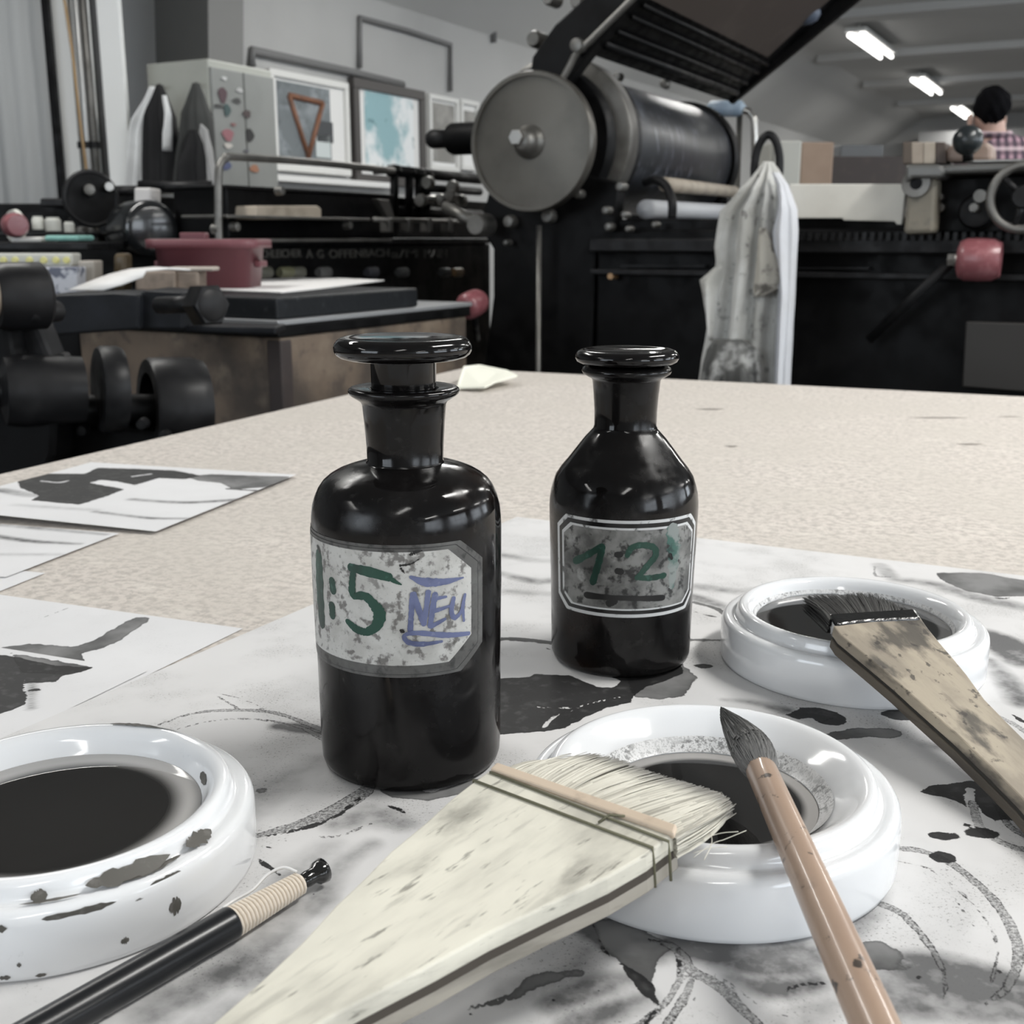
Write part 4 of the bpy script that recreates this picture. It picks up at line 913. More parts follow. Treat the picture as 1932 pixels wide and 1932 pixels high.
# raised hood
pl_ = [(1000, 140), (1004, 108), (1017, 88), (1048, 45), (1098, 0), (1230, -130), (1400, -300), (1560, -300), (1400, -205), (1200, -5), (1115, 95), (1066, 158), (1045, 170)]
prism('hood_side_plate', [PR(x, y, -.03) for x, y in pl_], A * .045, m_iron, press, .004)
n0, n1 = PR(1112, 103, 0), PR(1430, -225, 0)
hd_ = (n1 - n0); hn = hd_.cross(A).normalized(); hn = hn if hn.z > 0 else -hn
HW = 1.02
q = [n0, n1, n1 + A * HW, n0 + A * HW]
hb_ = prism('hood_board', q, hn * .05, m_iron, press, .003)
prism('hood_far_plate', [n0 + A * HW - hn * .01 + hd_ * .0, n1 + A * HW - hn * .04, n1 + A * HW + hn * .16, n0 + A * HW + hn * .12], A * .03, m_iron, press, .004)
m_beige = M('brown_hood_lining', (.065, .05, .042), .6, over=[(10, (.10, .08, .068), .5, .75, .6)])
pq = lambda s, u: n0 + hd_ * s + A * (HW * u) - hn * .006
s_lo = .36
prism('hood_lining', [pq(s_lo, .02), pq(1.0, .02), pq(1.0, .92), pq(s_lo, .92)], hn * .005, m_beige, hb_)
for s in (.08, .16, .25, .32):
    c0 = pq(s, .01); c1 = pq(s, .97); tube('hood_cross_bar', [c0, c1],   .006 if s > .1 else .010, m_iron, press, seg=10)
tube('grey_rod', smoothpts([PR(1056, 160, -.05), PR(1062, 148, -.05), PR(1074, 126, -.05), PR(1088, 100, -.05), PR(1112, 78, -.05), PR(1195, -4, -.05), PR(1300, -105, -.05)], 6), .0075, m_steel, press, seg=10)
lathe('rod_joint', [(0, -.015), (.014, -.012), (.016, .0), (.014, .02), (0, .02)], m_steel, press, PR(1090, 86, -.05), A, 16)
# cross shafts in front of the cylinder
tube('yellowed_roller', [PR(1255, 348, .12), PR(1385, 362, .95)], .017, m_tan, press, seg=16)
tube('lower_roller', [PR(1218, 395, .05), PR(1400, 402, .9)], .022, M('grey_white_roller', (.42, .43, .45), .5), press, seg=16)
tube('hose', smoothpts([PR(1218, 345, .05), PR(1238, 340, .03), PR(1257, 352, .02), PR(1268, 380, .0), PR(1268, 412, .0)], 6), .010, m_iron2, press, seg=10)
# short lever pointing to the left
tube('lever', [PR(838, 388, -.06), PR(905, 425, -.06)], [.012, .017], m_steel, press, seg=14)
lathe('lever_boss', [(0, -.03), (.022, -.03), (.026, -.02), (.026, .03), (0, .03)], m_steel, press, PR(908, 424, -.06), A, 24)
# polished edge of the upright column
p0, p1 = PR(1017, 425, -.04), PR(1018, 760, -.04)
tube('polished_rod', [Vector((p0.x, p0.y, .05)), p0], .0065, m_steel, press, seg=10)
box('column', pab(.10, (wz(1000, 450)[0] + wz(1075, 450)[0]) / 2, .5), (.20, .14, 1.0), m_iron, press, ABX, bevel=.01)
# right end: white covered roller, clamp block, upper rail, hand wheel
m_cream = M('cream_paper_cover', (.74, .725, .67), .7, over=[(12, (.64, .62, .57), .45, .7, .5)])
pr_ = [PR(x, y, .02) for x, y in ((1490, 412), (1590, 412), (1590, 416), (1688, 418), (1692, 424), (1702, 424), (1709, 352), (1700, 347), (1490, 347))]
prism('paper_cover', pr_, A * .32, m_cream, press, .010)
m_blk = M('grey_clamp_block', (.17, .155, .125), .6, over=[(14, (.24, .21, .16), .45, .7, .7), (40, (.09, .085, .075), .55, .75, .6)])
prism('clamp_block', [PR(x, y, -.08) for x, y in ((1704, 442), (1762, 440), (1768, 335), (1715, 332))], A * .07, m_blk, press, .008)
lathe('clamp_eye', [(.012, -.004), (.026, -.006), (.028, 0), (.028, .01)], m_steel, press, PR(1729, 346, -.082), A, 24)
lathe('clamp_hole', [(0, -.0015), (.012, -.0015)], m_iron, press, PR(1729, 346, -.082), A, 24)
prism('upper_rail', [PR(x, y, -.09) for x, y in ((1708, 330), (1960, 322), (1960, 306), (1708, 313))], A * .20, M('rail_grey', (.12, .12, .115), .4, .3), press, .006)
prism('rail_head', [PR(x, y, -.10) for x, y in ((1708, 345), (1722, 336), (1775, 336), (1785, 322), (1775, 310), (1708, 310))], A * .10, M('rail_grey', (.12, .12, .115), .4, .3), press, .006)
prism('polished_ledge', [PR(x, y, -.08) for x, y in ((1820, 307), (1960, 304), (1960, 299), (1820, 302))], A * .10, m_bright, press, .002)
prism('dark_end_housing', [PR(x, y, .0) for x, y in ((1768, 440), (2050, 440), (2050, 325), (1768, 335))], A * .3, m_iron, press, .005)
hw = PR(1932, 372, -.12); rw = prad(49, -.12)
tube('hand_wheel_rim', [hw + B * (rw * math.cos(a)) + Z * (rw * math.sin(a)) for a in [i * math.pi / 24 for i in range(48)]], .0085, m_steel, press, 12, True)
for a in (.3, 2.4, 4.5): tube('hand_wheel_spoke', [hw, hw + B * (rw * math.cos(a)) + Z * (rw * math.sin(a))], .006, m_iron2, bpy.data.objects['hand_wheel_rim'], seg=8)
lathe('hand_wheel_hub', [(0, -.02), (.018, -.02), (.022, 0), (.02, .12), (0, .12)], m_iron2, bpy.data.objects['hand_wheel_rim'], hw, A, 24)
lathe('valve_body', [(0, -.02), (.028, -.015), (.034, .0), (.03, .05), (0, .05)], m_iron2, press, PR(1842, 400, -.03), A, 24)
lathe('valve_cap', [(0, -.012), (.012, -.012), (.013, .0), (.013, .03)], m_steel, press, PR(1850, 370, -.05), A, 16)
lathe('valve_stud', [(0, -.012), (.008, -.012), (.009, .0), (.009, .03)], m_steel, press, PR(1838, 392, -.07), A, 12)
for px, py in ((1772, 372), (1775, 392)): lathe('bolt', [(0, -.012), (.008, -.01), (.009, .0), (.009, .02)], m_steel, press, PR(px, py, -.01), A, 12)
# red knobs
def knob(parent, c, r, h, name='red_knob', ax=A):
    return lathe(name, [(0, -h), (r * .55, -h), (r * .85, -h * .9), (r * .98, -h * .6), (r, 0), (r * .97, h * .6), (r * .8, h * .95), (0, h)], m_red, parent, c, ax, 24)
kc = PR(1850, 490, -.10); lv = tube('lever_arm', [PR(1800, 490, -.10), PR(1822, 490, -.10)], .012, m_bright, press, seg=12)
knob(press, PR(1848, 490, -.10), .041, .040, ax=B)
tube('lever_bar', [PR(1800, 490, -.10), PR(1640, 640, -.03)], .010, m_iron2, press, seg=10)
lathe('lever_nut', [(0, -.014), (.012, -.014), (.013, .014), (0, .014)], m_bright, press, PR(1803, 490, -.10), B, 6, False)
prism('cover_panel', [PR(x, y, -.02) for x, y in ((1815, 730), (2000, 745), (2000, 612), (1822, 607))], A * .02, M('brown_black_panel', (.022, .020, .018), .6), press, .003)
lathe('brass_nipple', [(0, -.012), (.007, -.012), (.008, .02)], M('dull_brass', (.35, .22, .12), .4, .6), press, PR(1155, 521, -.01), A, 12)
for x0, x1, y in ((1170, 1330, 504), (1500, 1640, 508)):
    prism('panel_edge', [PR(x0, y, -.006), PR(x1, y, -.006), PR(x1, y - 4, -.006), PR(x0, y - 4, -.006)], A * .012, m_iron2, press)

# objects standing behind / on the press
def block(name, label, cat, x0, x1, y0, y1, d0, dep, mat, group=None, bevel=.004):
    c = PR((x0 + x1) / 2, y1, d0); o = prbox(name, x0, x1, y0, y1, d0, d0 + dep, mat, None, bevel); tag(o, label, cat, group); return o
m_card = M('cardboard', (.34, .25, .19), .8, over=[(9, (.28, .2, .15), .4, .7, .6)])
m_dkwood = M('dark_brown_board', (.035, .026, .024), .6, over=[(20, (.055, .04, .035), .5, .7, .6)])
m_palebox = M('pale_green_grey_box', (.50, .50, .46), .7)
def standing(name, label, cat, px0, px1, ytop, Y, dep, mat, z0=0., ax=ABX):
    """a box-shaped thing standing on the floor at distance Y, seen between px0 and px1"""
    p0, p1 = on_Y(px0, 450, Y), on_Y(px1, 450, Y); zt_ = on_Y((px0 + px1) / 2, ytop, Y).z
    c = (p0 + p1) / 2; w = (p1 - p0).length
    o = box(name, (c.x, Y + dep / 2, (z0 + zt_) / 2), (w, dep, zt_ - z0), mat, None, bevel=.006); tag(o, label, cat); return o
standing('tall_box', 'pale greenish white tall box behind the hanging cloth hoop', 'box', 1452, 1503, 265, 3.9, .3, m_palebox)
standing('cardboard_box', 'tan cardboard box standing behind the white covered roller', 'box', 1502, 1563, 268, 4.3, .35, m_card)
cab = standing('low_cabinet', 'dark brown low cabinet between cardboard box and clamp block', 'cabinet', 1560, 1712, 295, 4.8, .5, m_dkwood)
standing('grey_case', 'dark grey flat case lying on the dark brown low cabinet', 'case', 1575, 1655, 273, 5.0, .25, M('dark_grey_case', (.10, .105, .11), .5), z0=on_Y(1630, 295, 4.8).z + .001)
for i, (x0, x1, c) in enumerate(((1703, 1722, (.09, .07, .055)), (1720, 1742, (.33, .28, .23)), (1742, 1765, (.40, .35, .29)), (1765, 1784, (.08, .06, .05)))):
    lab = ['dark brown wood block at left end of the row on the rail head', 'tan wood block second in the row on the rail head', 'palest wood block in the row on the rail head', 'dark wood block at right end of the row, beside the glass holder'][i]
    p = prism('wood_block', [PR(x0, 309, -.05), PR(x1 - .6, 309, -.05), PR(x1 - .6, 268, -.05), PR(x0, 268, -.05)], A * .12, M(f'block_tint_{i}', c, .6, over=[(16, tuple(v * .7 for v in c), .45, .7, .6)]), None, .002)
    tag(p, lab, 'block', 'wood blocks on the press rail')
hol = prism('block_holder', [PR(x, y, -.04) for x, y in ((1784, 306), (1872, 304), (1872, 275), (1862, 268), (1795, 270), (1784, 285))], A * .08, M('pinkish_wood', (.27, .20, .165), .5), None, .008)
tag(hol, 'pinkish brown wood holder under the black ball grip', 'holder')
kb = thing('ball_grip', 'shiny black ball grip in front of the plaid shirted person', 'grip', PR(1826, 285, -.08))
lathe('ball', [(0, -.028)] + [(.028 * math.sin(a), -.028 * math.cos(a)) for a in [i * math.pi / 16 for i in range(1, 16)]] + [(0, .028)], M('black_ball', (.012, .016, .018), .3), kb, PR(1826, 265, -.08), Z, 40)
tube('ball_stem', [PR(1826, 305, -.08), PR(1826, 280, -.08)], .010, m_iron, kb, seg=12)

# trolley rail with a blue padded handle behind the press
tr_ = thing('padded_rail', 'tubular steel rail with light blue padded top beyond the cylinder', 'rail', PR(1390, 350, 1.4) * 1 - Z * PR(1390, 350, 1.4).z)
P = lambda x, y: PR(x, y, 1.4)
dn = lambda p: Vector((p.x, p.y, .0))
tube('rail_tube', [dn(P(1425, 340))] + smoothpts([P(1423, 340), P(1423, 240), P(1418, 218), P(1404, 208), P(1350, 207)], 6) + [dn(P(1348, 300))], .012, m_bright, tr_, seg=12)
tube('rail_tube', [dn(P(1396, 345)), P(1396, 208)], .010, m_steel, tr_, seg=12)
m_pad = M('light_blue_pad', (.38, .47, .56), .5, over=[(12, (.20, .27, .38), .5, .7, .6)])
tube('pad', [P(1334, 206), P(1342, 205), P(1398, 205), P(1404, 207)], [.012, .026, .026, .014], m_pad, tr_, seg=20)
bk = thing('blue_grey_cap', 'blue grey round cap at the upper end of the raised hood', 'cap', PR(1522, 25, 1.0))
lathe('cap', [(0, -.035), (.018, -.033), (.030, -.02), (.033, .0), (.030, .02), (.018, .033), (0, .035)], M('blue_grey_cap', (.09, .11, .15), .5), bk, PR(1523, 24, .95), (B + Z * .3), 24)

# hanging white cloth on a dark hoop
hoop = thing('cloth_hoop', 'dark iron hoop holding the stained white cloth', 'hoop', PR(1447, 330, -.20))
hc = PR(1447, 318, -.20); rw_, rh_ = prad(22, -.2), prad(55, -.2)
tube('hoop_ring', [hc + B * (rw_ * math.cos(a)) + Z * (rh_ * math.sin(a)) for a in [i * math.pi / 24 for i in range(48)]], .008, m_iron2, hoop, 12, True)
tube('hoop_stem', [hc - Z * rh_ * .9, hc - Z * rh_ * .9 + A * .2 - Z * .05], .008, m_iron2, hoop, 8)
m_clothw = M('stained_white_cloth', (.56, .56, .54), .85, over=[(9, (.38, .375, .35), .42, .62, .8), (16, (.14, .135, .125), .58, .70, .85), (50, (.09, .085, .08), .60, .70, .7)], bump=(60, .3, .003))
m_cloth_d = M('dirty_cloth_end', (.36, .36, .35), .85, over=[(16, (.05, .05, .048), .40, .56, .92), (50, (.08, .08, .075), .5, .65, .7)], bump=(60, .3, .003))
def hanging(name, outline, d, depth, mat, parent, folds, seed, amp=.35, extra=2, matdirt=None, ysplit=None, plane=PR, nrm=A):
    """outline: (py, left px, right px) rows; a closed soft bundle with vertical folds"""
    r = random.Random(seed); ph = [(k, r.uniform(0, 6.28), r.uniform(.4, 1)) for k in folds]
    ys = []; 
    for (y0, l0, r0), (y1, l1, r1) in zip(outline, outline[1:]):
        m = max(2, int((y1 - y0) / 9))
        for i in range(m):
            t = i / m; t2 = t * t * (3 - 2 * t) * .4 + t * .6; ys.append((y0 + (y1 - y0) * t, l0 + (l1 - l0) * t2, r0 + (r1 - r0) * t2))
    ys.append(outline[-1]); K = 72; v = []; f = []; mi = []
    for j, (y, l, rr) in enumerate(ys):
        cpt, e = plane((l + rr) / 2, y, d), plane(rr, y, d); hwv = e - cpt
        for k in range(K):
            a = 2 * math.pi * k / K; fold = sum(w * math.sin(n_ * a + p + .25 * math.sin(j * .11 + p)) for n_, p, w in ph) / len(ph)
            g = min(1, j / 8 + .25); dd = depth * (1 + amp * fold * g * 2.2)
            v.append(cpt + hwv * (math.cos(a) * (1 - .02 * abs(fold))) - nrm * (math.sin(a) * dd * g))
    for j in range(len(ys) - 1):
        for k in range(K):
            l = (k + 1) % K; f.append((j * K + k, j * K + l, (j + 1) * K + l, (j + 1) * K + k)); mi.append(1 if (ysplit and ys[j][0] > ysplit) else 0)
    f += [tuple(range(K)), tuple((len(ys) - 1) * K + k for k in range(K))]; mi += [0, 1 if ysplit else 0]
    o = obj(name, v, f, mat, parent, True)
    if matdirt:
        o.data.materials.append(matdirt); o.data.polygons.foreach_set('material_index', mi)
    return fixn(o)
cl = thing('hanging_cloth', 'stained white cloth hanging from the hoop in front of the press', 'cloth', PR(1420, 720, -.22))
hanging('cloth', [(305, 1440, 1458), (318, 1432, 1468), (335, 1420, 1478), (368, 1391, 1492), (400, 1358, 1500), (439, 1351, 1504), (466, 1347, 1502), (493, 1350, 1500), (560, 1340, 1497), (610, 1334, 1492), (631, 1330, 1490), (685, 1320, 1487), (722, 1315, 1486), (800, 1308, 1484)], -.22, .05, m_clothw, cl, (5, 7, 9, 12), 3, .45)
hanging('cloth_side_fold', [(325, 1456, 1470), (350, 1466, 1488), (378, 1470, 1497), (395, 1468, 1503), (439, 1458, 1506), (486, 1462, 1503), (554, 1470, 1499), (621, 1466, 1495), (722, 1462, 1490), (800, 1460, 1488)], -.275, .022, M('white_cloth_clean', (.58, .59, .62), .8, over=[(10, (.5, .5, .5), .5, .7, .5)]), cl, (3, 5), 5, .3)
hanging('cloth_left_flap', [(500, 1352, 1372), (515, 1336, 1372), (528, 1320, 1370), (564, 1327, 1362), (606, 1334, 1356), (640, 1340, 1352)], -.25, .02, m_clothw, cl, (3, 4), 8, .3)
hanging('cloth_inked_hem', [(640, 1345, 1400), (660, 1332, 1432), (690, 1324, 1436), (722, 1318, 1438), (800, 1312, 1440)], -.285, .02, m_cloth_d, cl, (4, 7, 11), 11, .5)
hanging('cloth_brown_patch', [(430, 1432, 1446), (470, 1428, 1462), (520, 1424, 1474), (545, 1420, 1468), (560, 1422, 1440)], -.280, .010, M('brown_stained_cloth', (.42, .40, .355), .85, over=[(30, (.05, .045, .04), .50, .64, .85)]), cl, (3, 5), 21, .3)

# ------------------------------------------------------------------ left machine, its long side runs away to the right
lm = thing('flatbed_machine', 'long low black printing machine with raised letters along its side', 'machine', QR(600, 450) - Z * QR(600, 450).z)
def qb(name, x0, x1, z0, z1, d0, d1, mat, bevel=.005):
    p0, p1 = QR(x0, 450, d0), QR(x1, 450, d0); e = -B
    v = [Vector((p0.x, p0.y, z0)), Vector((p1.x, p1.y, z0)), Vector((p1.x, p1.y, z1)), Vector((p0.x, p0.y, z1))]
    return prism(name, v, e * (d1 - d0), mat, lm, bevel)
zq = lambda px, py, d=0: QR(px, py, d).z
qb('bed', 432, 925, .12, .985, .02, .22, m_iron, .006)
qb('side_rail', 432, 925, .985, 1.000, .01, .22, m_iron2, .003)
qb('upper_box', 432, 745, 1.00, zq(420, 348), .06, .22, m_iron, .004)
qb('box_rim', 430, 745, zq(420, 351), zq(420, 345), .05, .23, m_iron2, .002)
qb('rear_body', 748, 925, 1.001, zq(840, 376, .1), .12, .22, m_iron, .004)
qb('ledge', 430, 700, zq(600, 415), zq(600, 410), -.03, .1, m_steel, .002)
qb('lower_body', 436, 740, .30, .90, .0, .02, m_iron, .003)
qb('lower_ledge', 430, 740, zq(600, 456), zq(600, 450), -.02, .02, m_steel, .001)
for px in (450, 660, 870): qb('foot', px, px + 22, 0, .14, .03, .2, m_iron)
# upright pairs, small parts on top of the bed
for px, y0, y1, w in ((744, 318, 405, 5), (772, 322, 410, 6), (790, 326, 400, 4), (805, 330, 395, 5)):
    p0, p1 = QR(px, y1, .1), QR(px, y0, .1); tube('post', [p0, p1], .012, m_iron, lm, seg=10)
    lathe('post_cap', [(0, .012), (.018, .008), (.022, -.006), (.012, -.012)], m_iron, lm, p1, Z, 16)
tube('shaft', [QR(735, 322, .1), QR(905, 338, .1)], .016, m_iron, lm, seg=10)
tube('shaft', [QR(800, 355, .08), QR(905, 362, .08)], .012, m_iron2, lm, seg=10)
tube('shaft', [QR(795, 377, .05), QR(838, 376, .05)], .012, m_bright, lm, seg=10)
tube('shaft', [QR(735, 400, .12), QR(905, 408, .12)], .020, m_iron, lm, seg=10)
for px, py in ((808, 344), (855, 352), (850, 370), (795, 378), (832, 377), (870, 378)): lathe('collar', [(0, -.012), (.016, -.012), (.018, 0), (.016, .012), (0, .012)], m_steel, lm, QR(px, py, .03), A, 14)
for i, px in enumerate((735, 772, 810, 848)):
    qb('grille_bar', px, px + 7, zq(px, 438, -.01), zq(px, 412, -.01), -.02, .01, m_steel, .002)
tube('grille_rail', [QR(705, 414, -.01), QR(880, 418, -.01)], .006, m_steel, lm, seg=8)
prism('slanted_stay', [QR(x, y, .02) for x, y in ((712, 375), (735, 378), (745, 410), (735, 415))], -B * .02, m_steel, lm, .002)
for px, py in ((658, 425), (445, 428), (410, 432), (530, 360)): lathe('bolt', [(0, -.008), (.009, -.006), (.010, .012)], m_steel, lm, QR(px, py, -.02), -B, 12)
for i, (px, w, c) in enumerate(((497, 26, (.05, .05, .04)), (538, 20, (.07, .07, .04)), (560, 12, (.05, .05, .04)), (610, 10, (.05, .05, .05)), (700, 18, (.025, .025, .03)), (758, 16, (.04, .04, .04)), (838, 10, (.02, .02, .02)), (862, 10, (.14, .09, .045)))):
    lathe('oil_cup', [(0, -.02), (.010, -.02), (.013, -.012), (.013, .02), (0, .02)], M(f'cup_tint_{i}', c, .4), lm, QR(px, 514, -.05), A, 16)
m_letter = M('raised_grey_letters', (.030, .029, .026), .6)
def text(name, s, origin, xdir, zdir, height, mat, parent, depth=.002, length=None):
    cu = bpy.data.curves.new(name, 'FONT'); cu.body = s; cu.size = height; cu.extrude = depth; cu.materials.append(mat)
    o = bpy.data.objects.new(name, cu); COL.objects.link(o)
    bpy.context.view_layer.update(); w = o.dimensions.x or 1
    sx = (length / w) if length else 1
    xd, zd = Vector(xdir).normalized(), Vector(zdir).normalized(); nrm_ = xd.cross(zd)
    Mx = Matrix((( *xd,), (*zd,), (*nrm_,))).transposed().to_4x4(); Mx.translation = Vector(origin)
    me = o.to_mesh(); vs = [Mx @ Vector((v.co.x * sx, v.co.y, v.co.z)) for v in me.vertices]; fs = [tuple(p.vertices) for p in me.polygons]
    bpy.data.objects.remove(o); return obj(name, vs, fs, mat, parent)
def text_mesh(name, s, p0, p1, height, mat, parent):
    text(name, s, p0, (p1 - p0), Z, height, mat, parent, .002, (p1 - p0).length)
for s, x0, x1 in (('SCHLEICHER', 484, 568), ('A', 578, 590), ('G', 598, 609), ('OFFENBACH', 620, 733), ('a/M', 738, 787), ('MAIN', 800, 842)):
    a_, b_ = QR(x0, 487, -.024), QR(x1, 487, -.024); b_.z = a_.z
    text_mesh('raised_lettering', s, a_, b_, abs(QR(x0, 487, -.024).z - QR(x0, 470, -.024).z) * 1.35, m_letter, lm)
wb = prism('wooden_beam', [QR(x, y, .0) for x, y in ((482, 414), (607, 414), (607, 393), (600, 388), (484, 388))], -B * .10, m_tan, None, .004)
tag(wb, 'pale yellowish wooden beam lying on the left machine', 'beam')
# steel tube guard rail
gr = thing('guard_rail', 'bent grey steel tube rail in front of the left machine', 'rail', QR(415, 440, -.022))
G = lambda x, y: QR(x, y, -.022)
g0 = G(413, 450)
tube('rail_tube', [Vector((g0.x, g0.y, .0)), g0] + smoothpts([G(412, 420), G(412, 335), G(415, 312), G(426, 299), G(445, 296), G(600, 307), G(742, 322)], 6), .0085, m_steel, gr, seg=12)
g1_ = G(742, 322); tube('rail_end', [g1_, g1_ - B * .06], .0085, m_steel, gr, seg=10)

# machinery at far left: dark machine with hand wheel
fl = thing('proof_press', 'black proof press with round hand wheel at left under the white column', 'press', on_Y(230, 450, 3.0) - Z)
YF = 3.0
def fb(name, x0, x1, y0, y1, Y, dep, mat, parent=None, bevel=.005):
    v = [on_Y(x0, y1, Y), on_Y(x1, y1, Y), on_Y(x1, y0, Y), on_Y(x0, y0, Y)]
    return prism(name, v, Vector((0, dep, 0)), mat, parent, bevel)
def fbf(name, x0, x1, y0, Y, dep, mat, parent=None, bevel=.005):
    p0, p1 = on_Y(x0, 450, Y), on_Y(x1, 450, Y); zt_ = on_Y((x0 + x1) / 2, y0, Y).z
    return prism(name, [Vector((p0.x, Y, 0)), Vector((p1.x, Y, 0)), Vector((p1.x, Y, zt_)), Vector((p0.x, Y, zt_))], Vector((0, dep, 0)), mat, parent, bevel)
fbf('body', 130, 395, 410, YF + .05, .6, m_iron, fl)
fb('upper_carriage', 205, 400, 350, 412, YF + .1, .45, m_iron, fl)
tube('carriage_shaft', [on_Y(262, 350, YF), on_Y(345, 352, YF), on_Y(400, 350, YF)], .013, m_iron2, fl, seg=10)
tube('carriage_shaft', [on_Y(205, 362, YF), on_Y(275, 360, YF)], .012, m_iron2, fl, seg=10)
for x0, x1, y0, y1 in ((292, 330, 365, 374), (362, 396, 370, 380), (304, 345, 405, 413), (362, 402, 404, 412)): fb('bright_slot', x0, x1, y0, y1, YF + .02, .05, m_steel, fl, .002)
tube('lower_shaft', [on_Y(300, 413, YF - .02), on_Y(415, 414, YF - .02)], .010, m_iron2, fl, seg=10)
hwc = on_Y(172, 375, YF - .15); rx_, rz_ = .052, .066
hwx = Vector((.8, .6, 0)).normalized()
tube('hand_wheel_rim', [hwc + hwx * (.062 * math.cos(a)) + Z * (.062 * math.sin(a)) for a in [i * math.pi / 24 for i in range(48)]], .0065, m_iron2, fl, 12, True)
lathe('hand_wheel_web', [(0, -.004), (.058, -.004), (.058, .004), (0, .004)], m_iron, fl, hwc, hwx.cross(Z), 40)
lathe('hand_wheel_hub', [(0, -.03), (.012, -.028), (.014, -.015), (.014, .15), (0, .15)], m_steel, fl, hwc + Z * .02 - Vector((.002, 0, 0)), Vector((-.35, .94, 0)), 20)
lathe('hand_wheel_grip', [(0, -.04), (.010, -.04), (.012, -.01), (.008, .0), (0, .0)], m_bright, fl, hwc + hwx * .045 + Z * .028, Vector((-.35, .94, 0)), 16)
for px, py in ((176, 437), (155, 440), (230, 435), (186, 452)): lathe('fitting', [(0, -.016), (.012, -.014), (.016, 0), (.012, .014), (0, .016)], m_steel, fl, on_Y(px, py, YF - .1), Z, 16)
fb('tray', 75, 160, 374, 390, YF + .4, .4, m_iron2, fl)
fbf('rear_table', -150, 160, 384, YF + .5, .4, m_iron, fl)
pb_ = fb('pale_block', 253, 284, 354, 388, YF - .3, .08, M('pale_plastic', (.55, .53, .52), .5), None, .004); tag(pb_, 'small pale block standing on the round black cover', 'block')
cov = thing('round_cover', 'round shiny black machine cover under the small pale block', 'cover', on_Y(270, 470, YF - .3))
cc = on_Y(276, 432, YF - .3); lathe('cover_shell', [(0, -.05), (.045, -.05), (.058, -.045), (.064, -.03), (.064, .10), (0, .10)], M('glossy_black_cover', (.010, .011, .012), .2, coat=.3), cov, cc, Vector((-.55, .83, 0)), 48)
fb('cover_stand', 232, 318, 440, 540, YF - .28, .16, m_iron, cov)
# red ball at far left and boxes
rk = thing('red_ball_knob', 'round red knob at the left picture edge on a pale bracket', 'knob', on_Y(28, 450, 2.5)); knob(rk, on_Y(28, 425, 2.5), .026, .026, 'knob', Vector((.6, -.8, 0)))
lathe('knob_plate', [(0, 0), (.034, 0), (.036, .01), (0, .012)], m_palebox, rk, on_Y(24, 427, 2.53), Vector((.6, .8, 0)), 24)
tube('knob_stem', [on_Y(28, 425, 2.54), on_Y(30, 425, 2.9)], .009, m_steel, rk, seg=10)
rk2 = thing('red_knob_lever', 'red knob between wooden stone cabinet and press column', 'knob', on_Y(890, 600, 2.6))
knob(rk2, on_Y(891, 574, 2.62), .031, .034, 'knob', Vector((.5, .85, .2)))
tube('lever', [on_Y(893, 580, 2.66), on_Y(900, 640, 2.9)], .008, m_iron2, rk2, seg=8)

# workbench at left with small things
wbn = thing('side_bench', 'dark side bench at left carrying tub, bottles and tins', 'bench', on_Y(130, 560, 2.3) - Z * .9)
zb_ = .888
box('bench_top', ab(1.53, -2.19, zb_ - .02), (.84, .62, .04), m_iron2, wbn, ABX, bevel=.003)
for x in (1.26, 1.80):
    for y in (-2.57, -1.81): box('leg', ab(x, y, zb_ / 2 - .02), (.05, .05, zb_ - .04), m_iron, wbn, ABX)
m_tub = M('pink_red_plastic', (.15, .05, .06), .45, over=[(9, (.24, .10, .115), .5, .7, .6)])
tub = thing('plastic_tub', 'dusty red plastic tub with wide rim standing at the rear of the stone slab', 'tub', on_Y(375, 525, 2.3) * 1.0)
tp = lambda x, y, Y=2.17: on_Y(x, y, Y)
ctr_ = tp(375, 490); wT = (tp(484, 455).x - tp(268, 455).x) / 2; wB = wT * .86; zT_, zB_ = tp(375, 452).z, .9065
def rrect(w, d, z, cx, cy, r=.03, n=6):
    out = []
    for sx, sy, a0_ in ((1, 1, 0), (-1, 1, 90), (-1, -1, 180), (1, -1, 270)):
        for k in range(n + 1):
            a = math.radians(a0_ + 90 * k / n); out.append(Vector((cx + sx * (w - r) + r * math.cos(a), cy + sy * (d - r) + r * math.sin(a), z)))
    return out
def loft(name, loops, mat, parent, cap0=True, cap1=True):
    n = len(loops[0]); v = [p for l in loops for p in l]; f = []
    for j in range(len(loops) - 1):
        for k in range(n): l = (k + 1) % n; f.append((j * n + k, j * n + l, (j + 1) * n + l, (j + 1) * n + k))
    if cap0: f.append(tuple(range(n)))
    if cap1: f.append(tuple((len(loops) - 1) * n + k for k in range(n)))
    return fixn(obj(name, v, f, mat, parent, True))
cx, cy = ctr_.x, 2.26
dT = .085
loft('tub_body', [rrect(wB * .92, dT * .85, zB_, cx, cy), rrect(wB, dT * .95, zT_ - .012, cx, cy), rrect(wT * .95, dT * .98, zT_ - .012, cx, cy), rrect(wT * .95, dT * .98, zT_ - .010, cx, cy)], m_tub, tub)
loft('tub_rim', [rrect(wT, dT * 1.02, zT_ - .016, cx, cy), rrect(wT, dT * 1.02, zT_, cx, cy), rrect(wT * .95, dT * .96, zT_ + .001, cx, cy), rrect(wT * .93, dT * .93, zT_ - .01, cx, cy)], m_tub, tub)
for s in (-1, 1): box('tub_grip', (cx + s * wT * .9, cy, (zT_ + zB_) / 2), (.014, .06, .012), m_tub, tub, bevel=.003)
box('tub_lid_tab', (cx - .03, cy, zT_ + .006), (.05, .03, .014), m_tub, tub, bevel=.003)
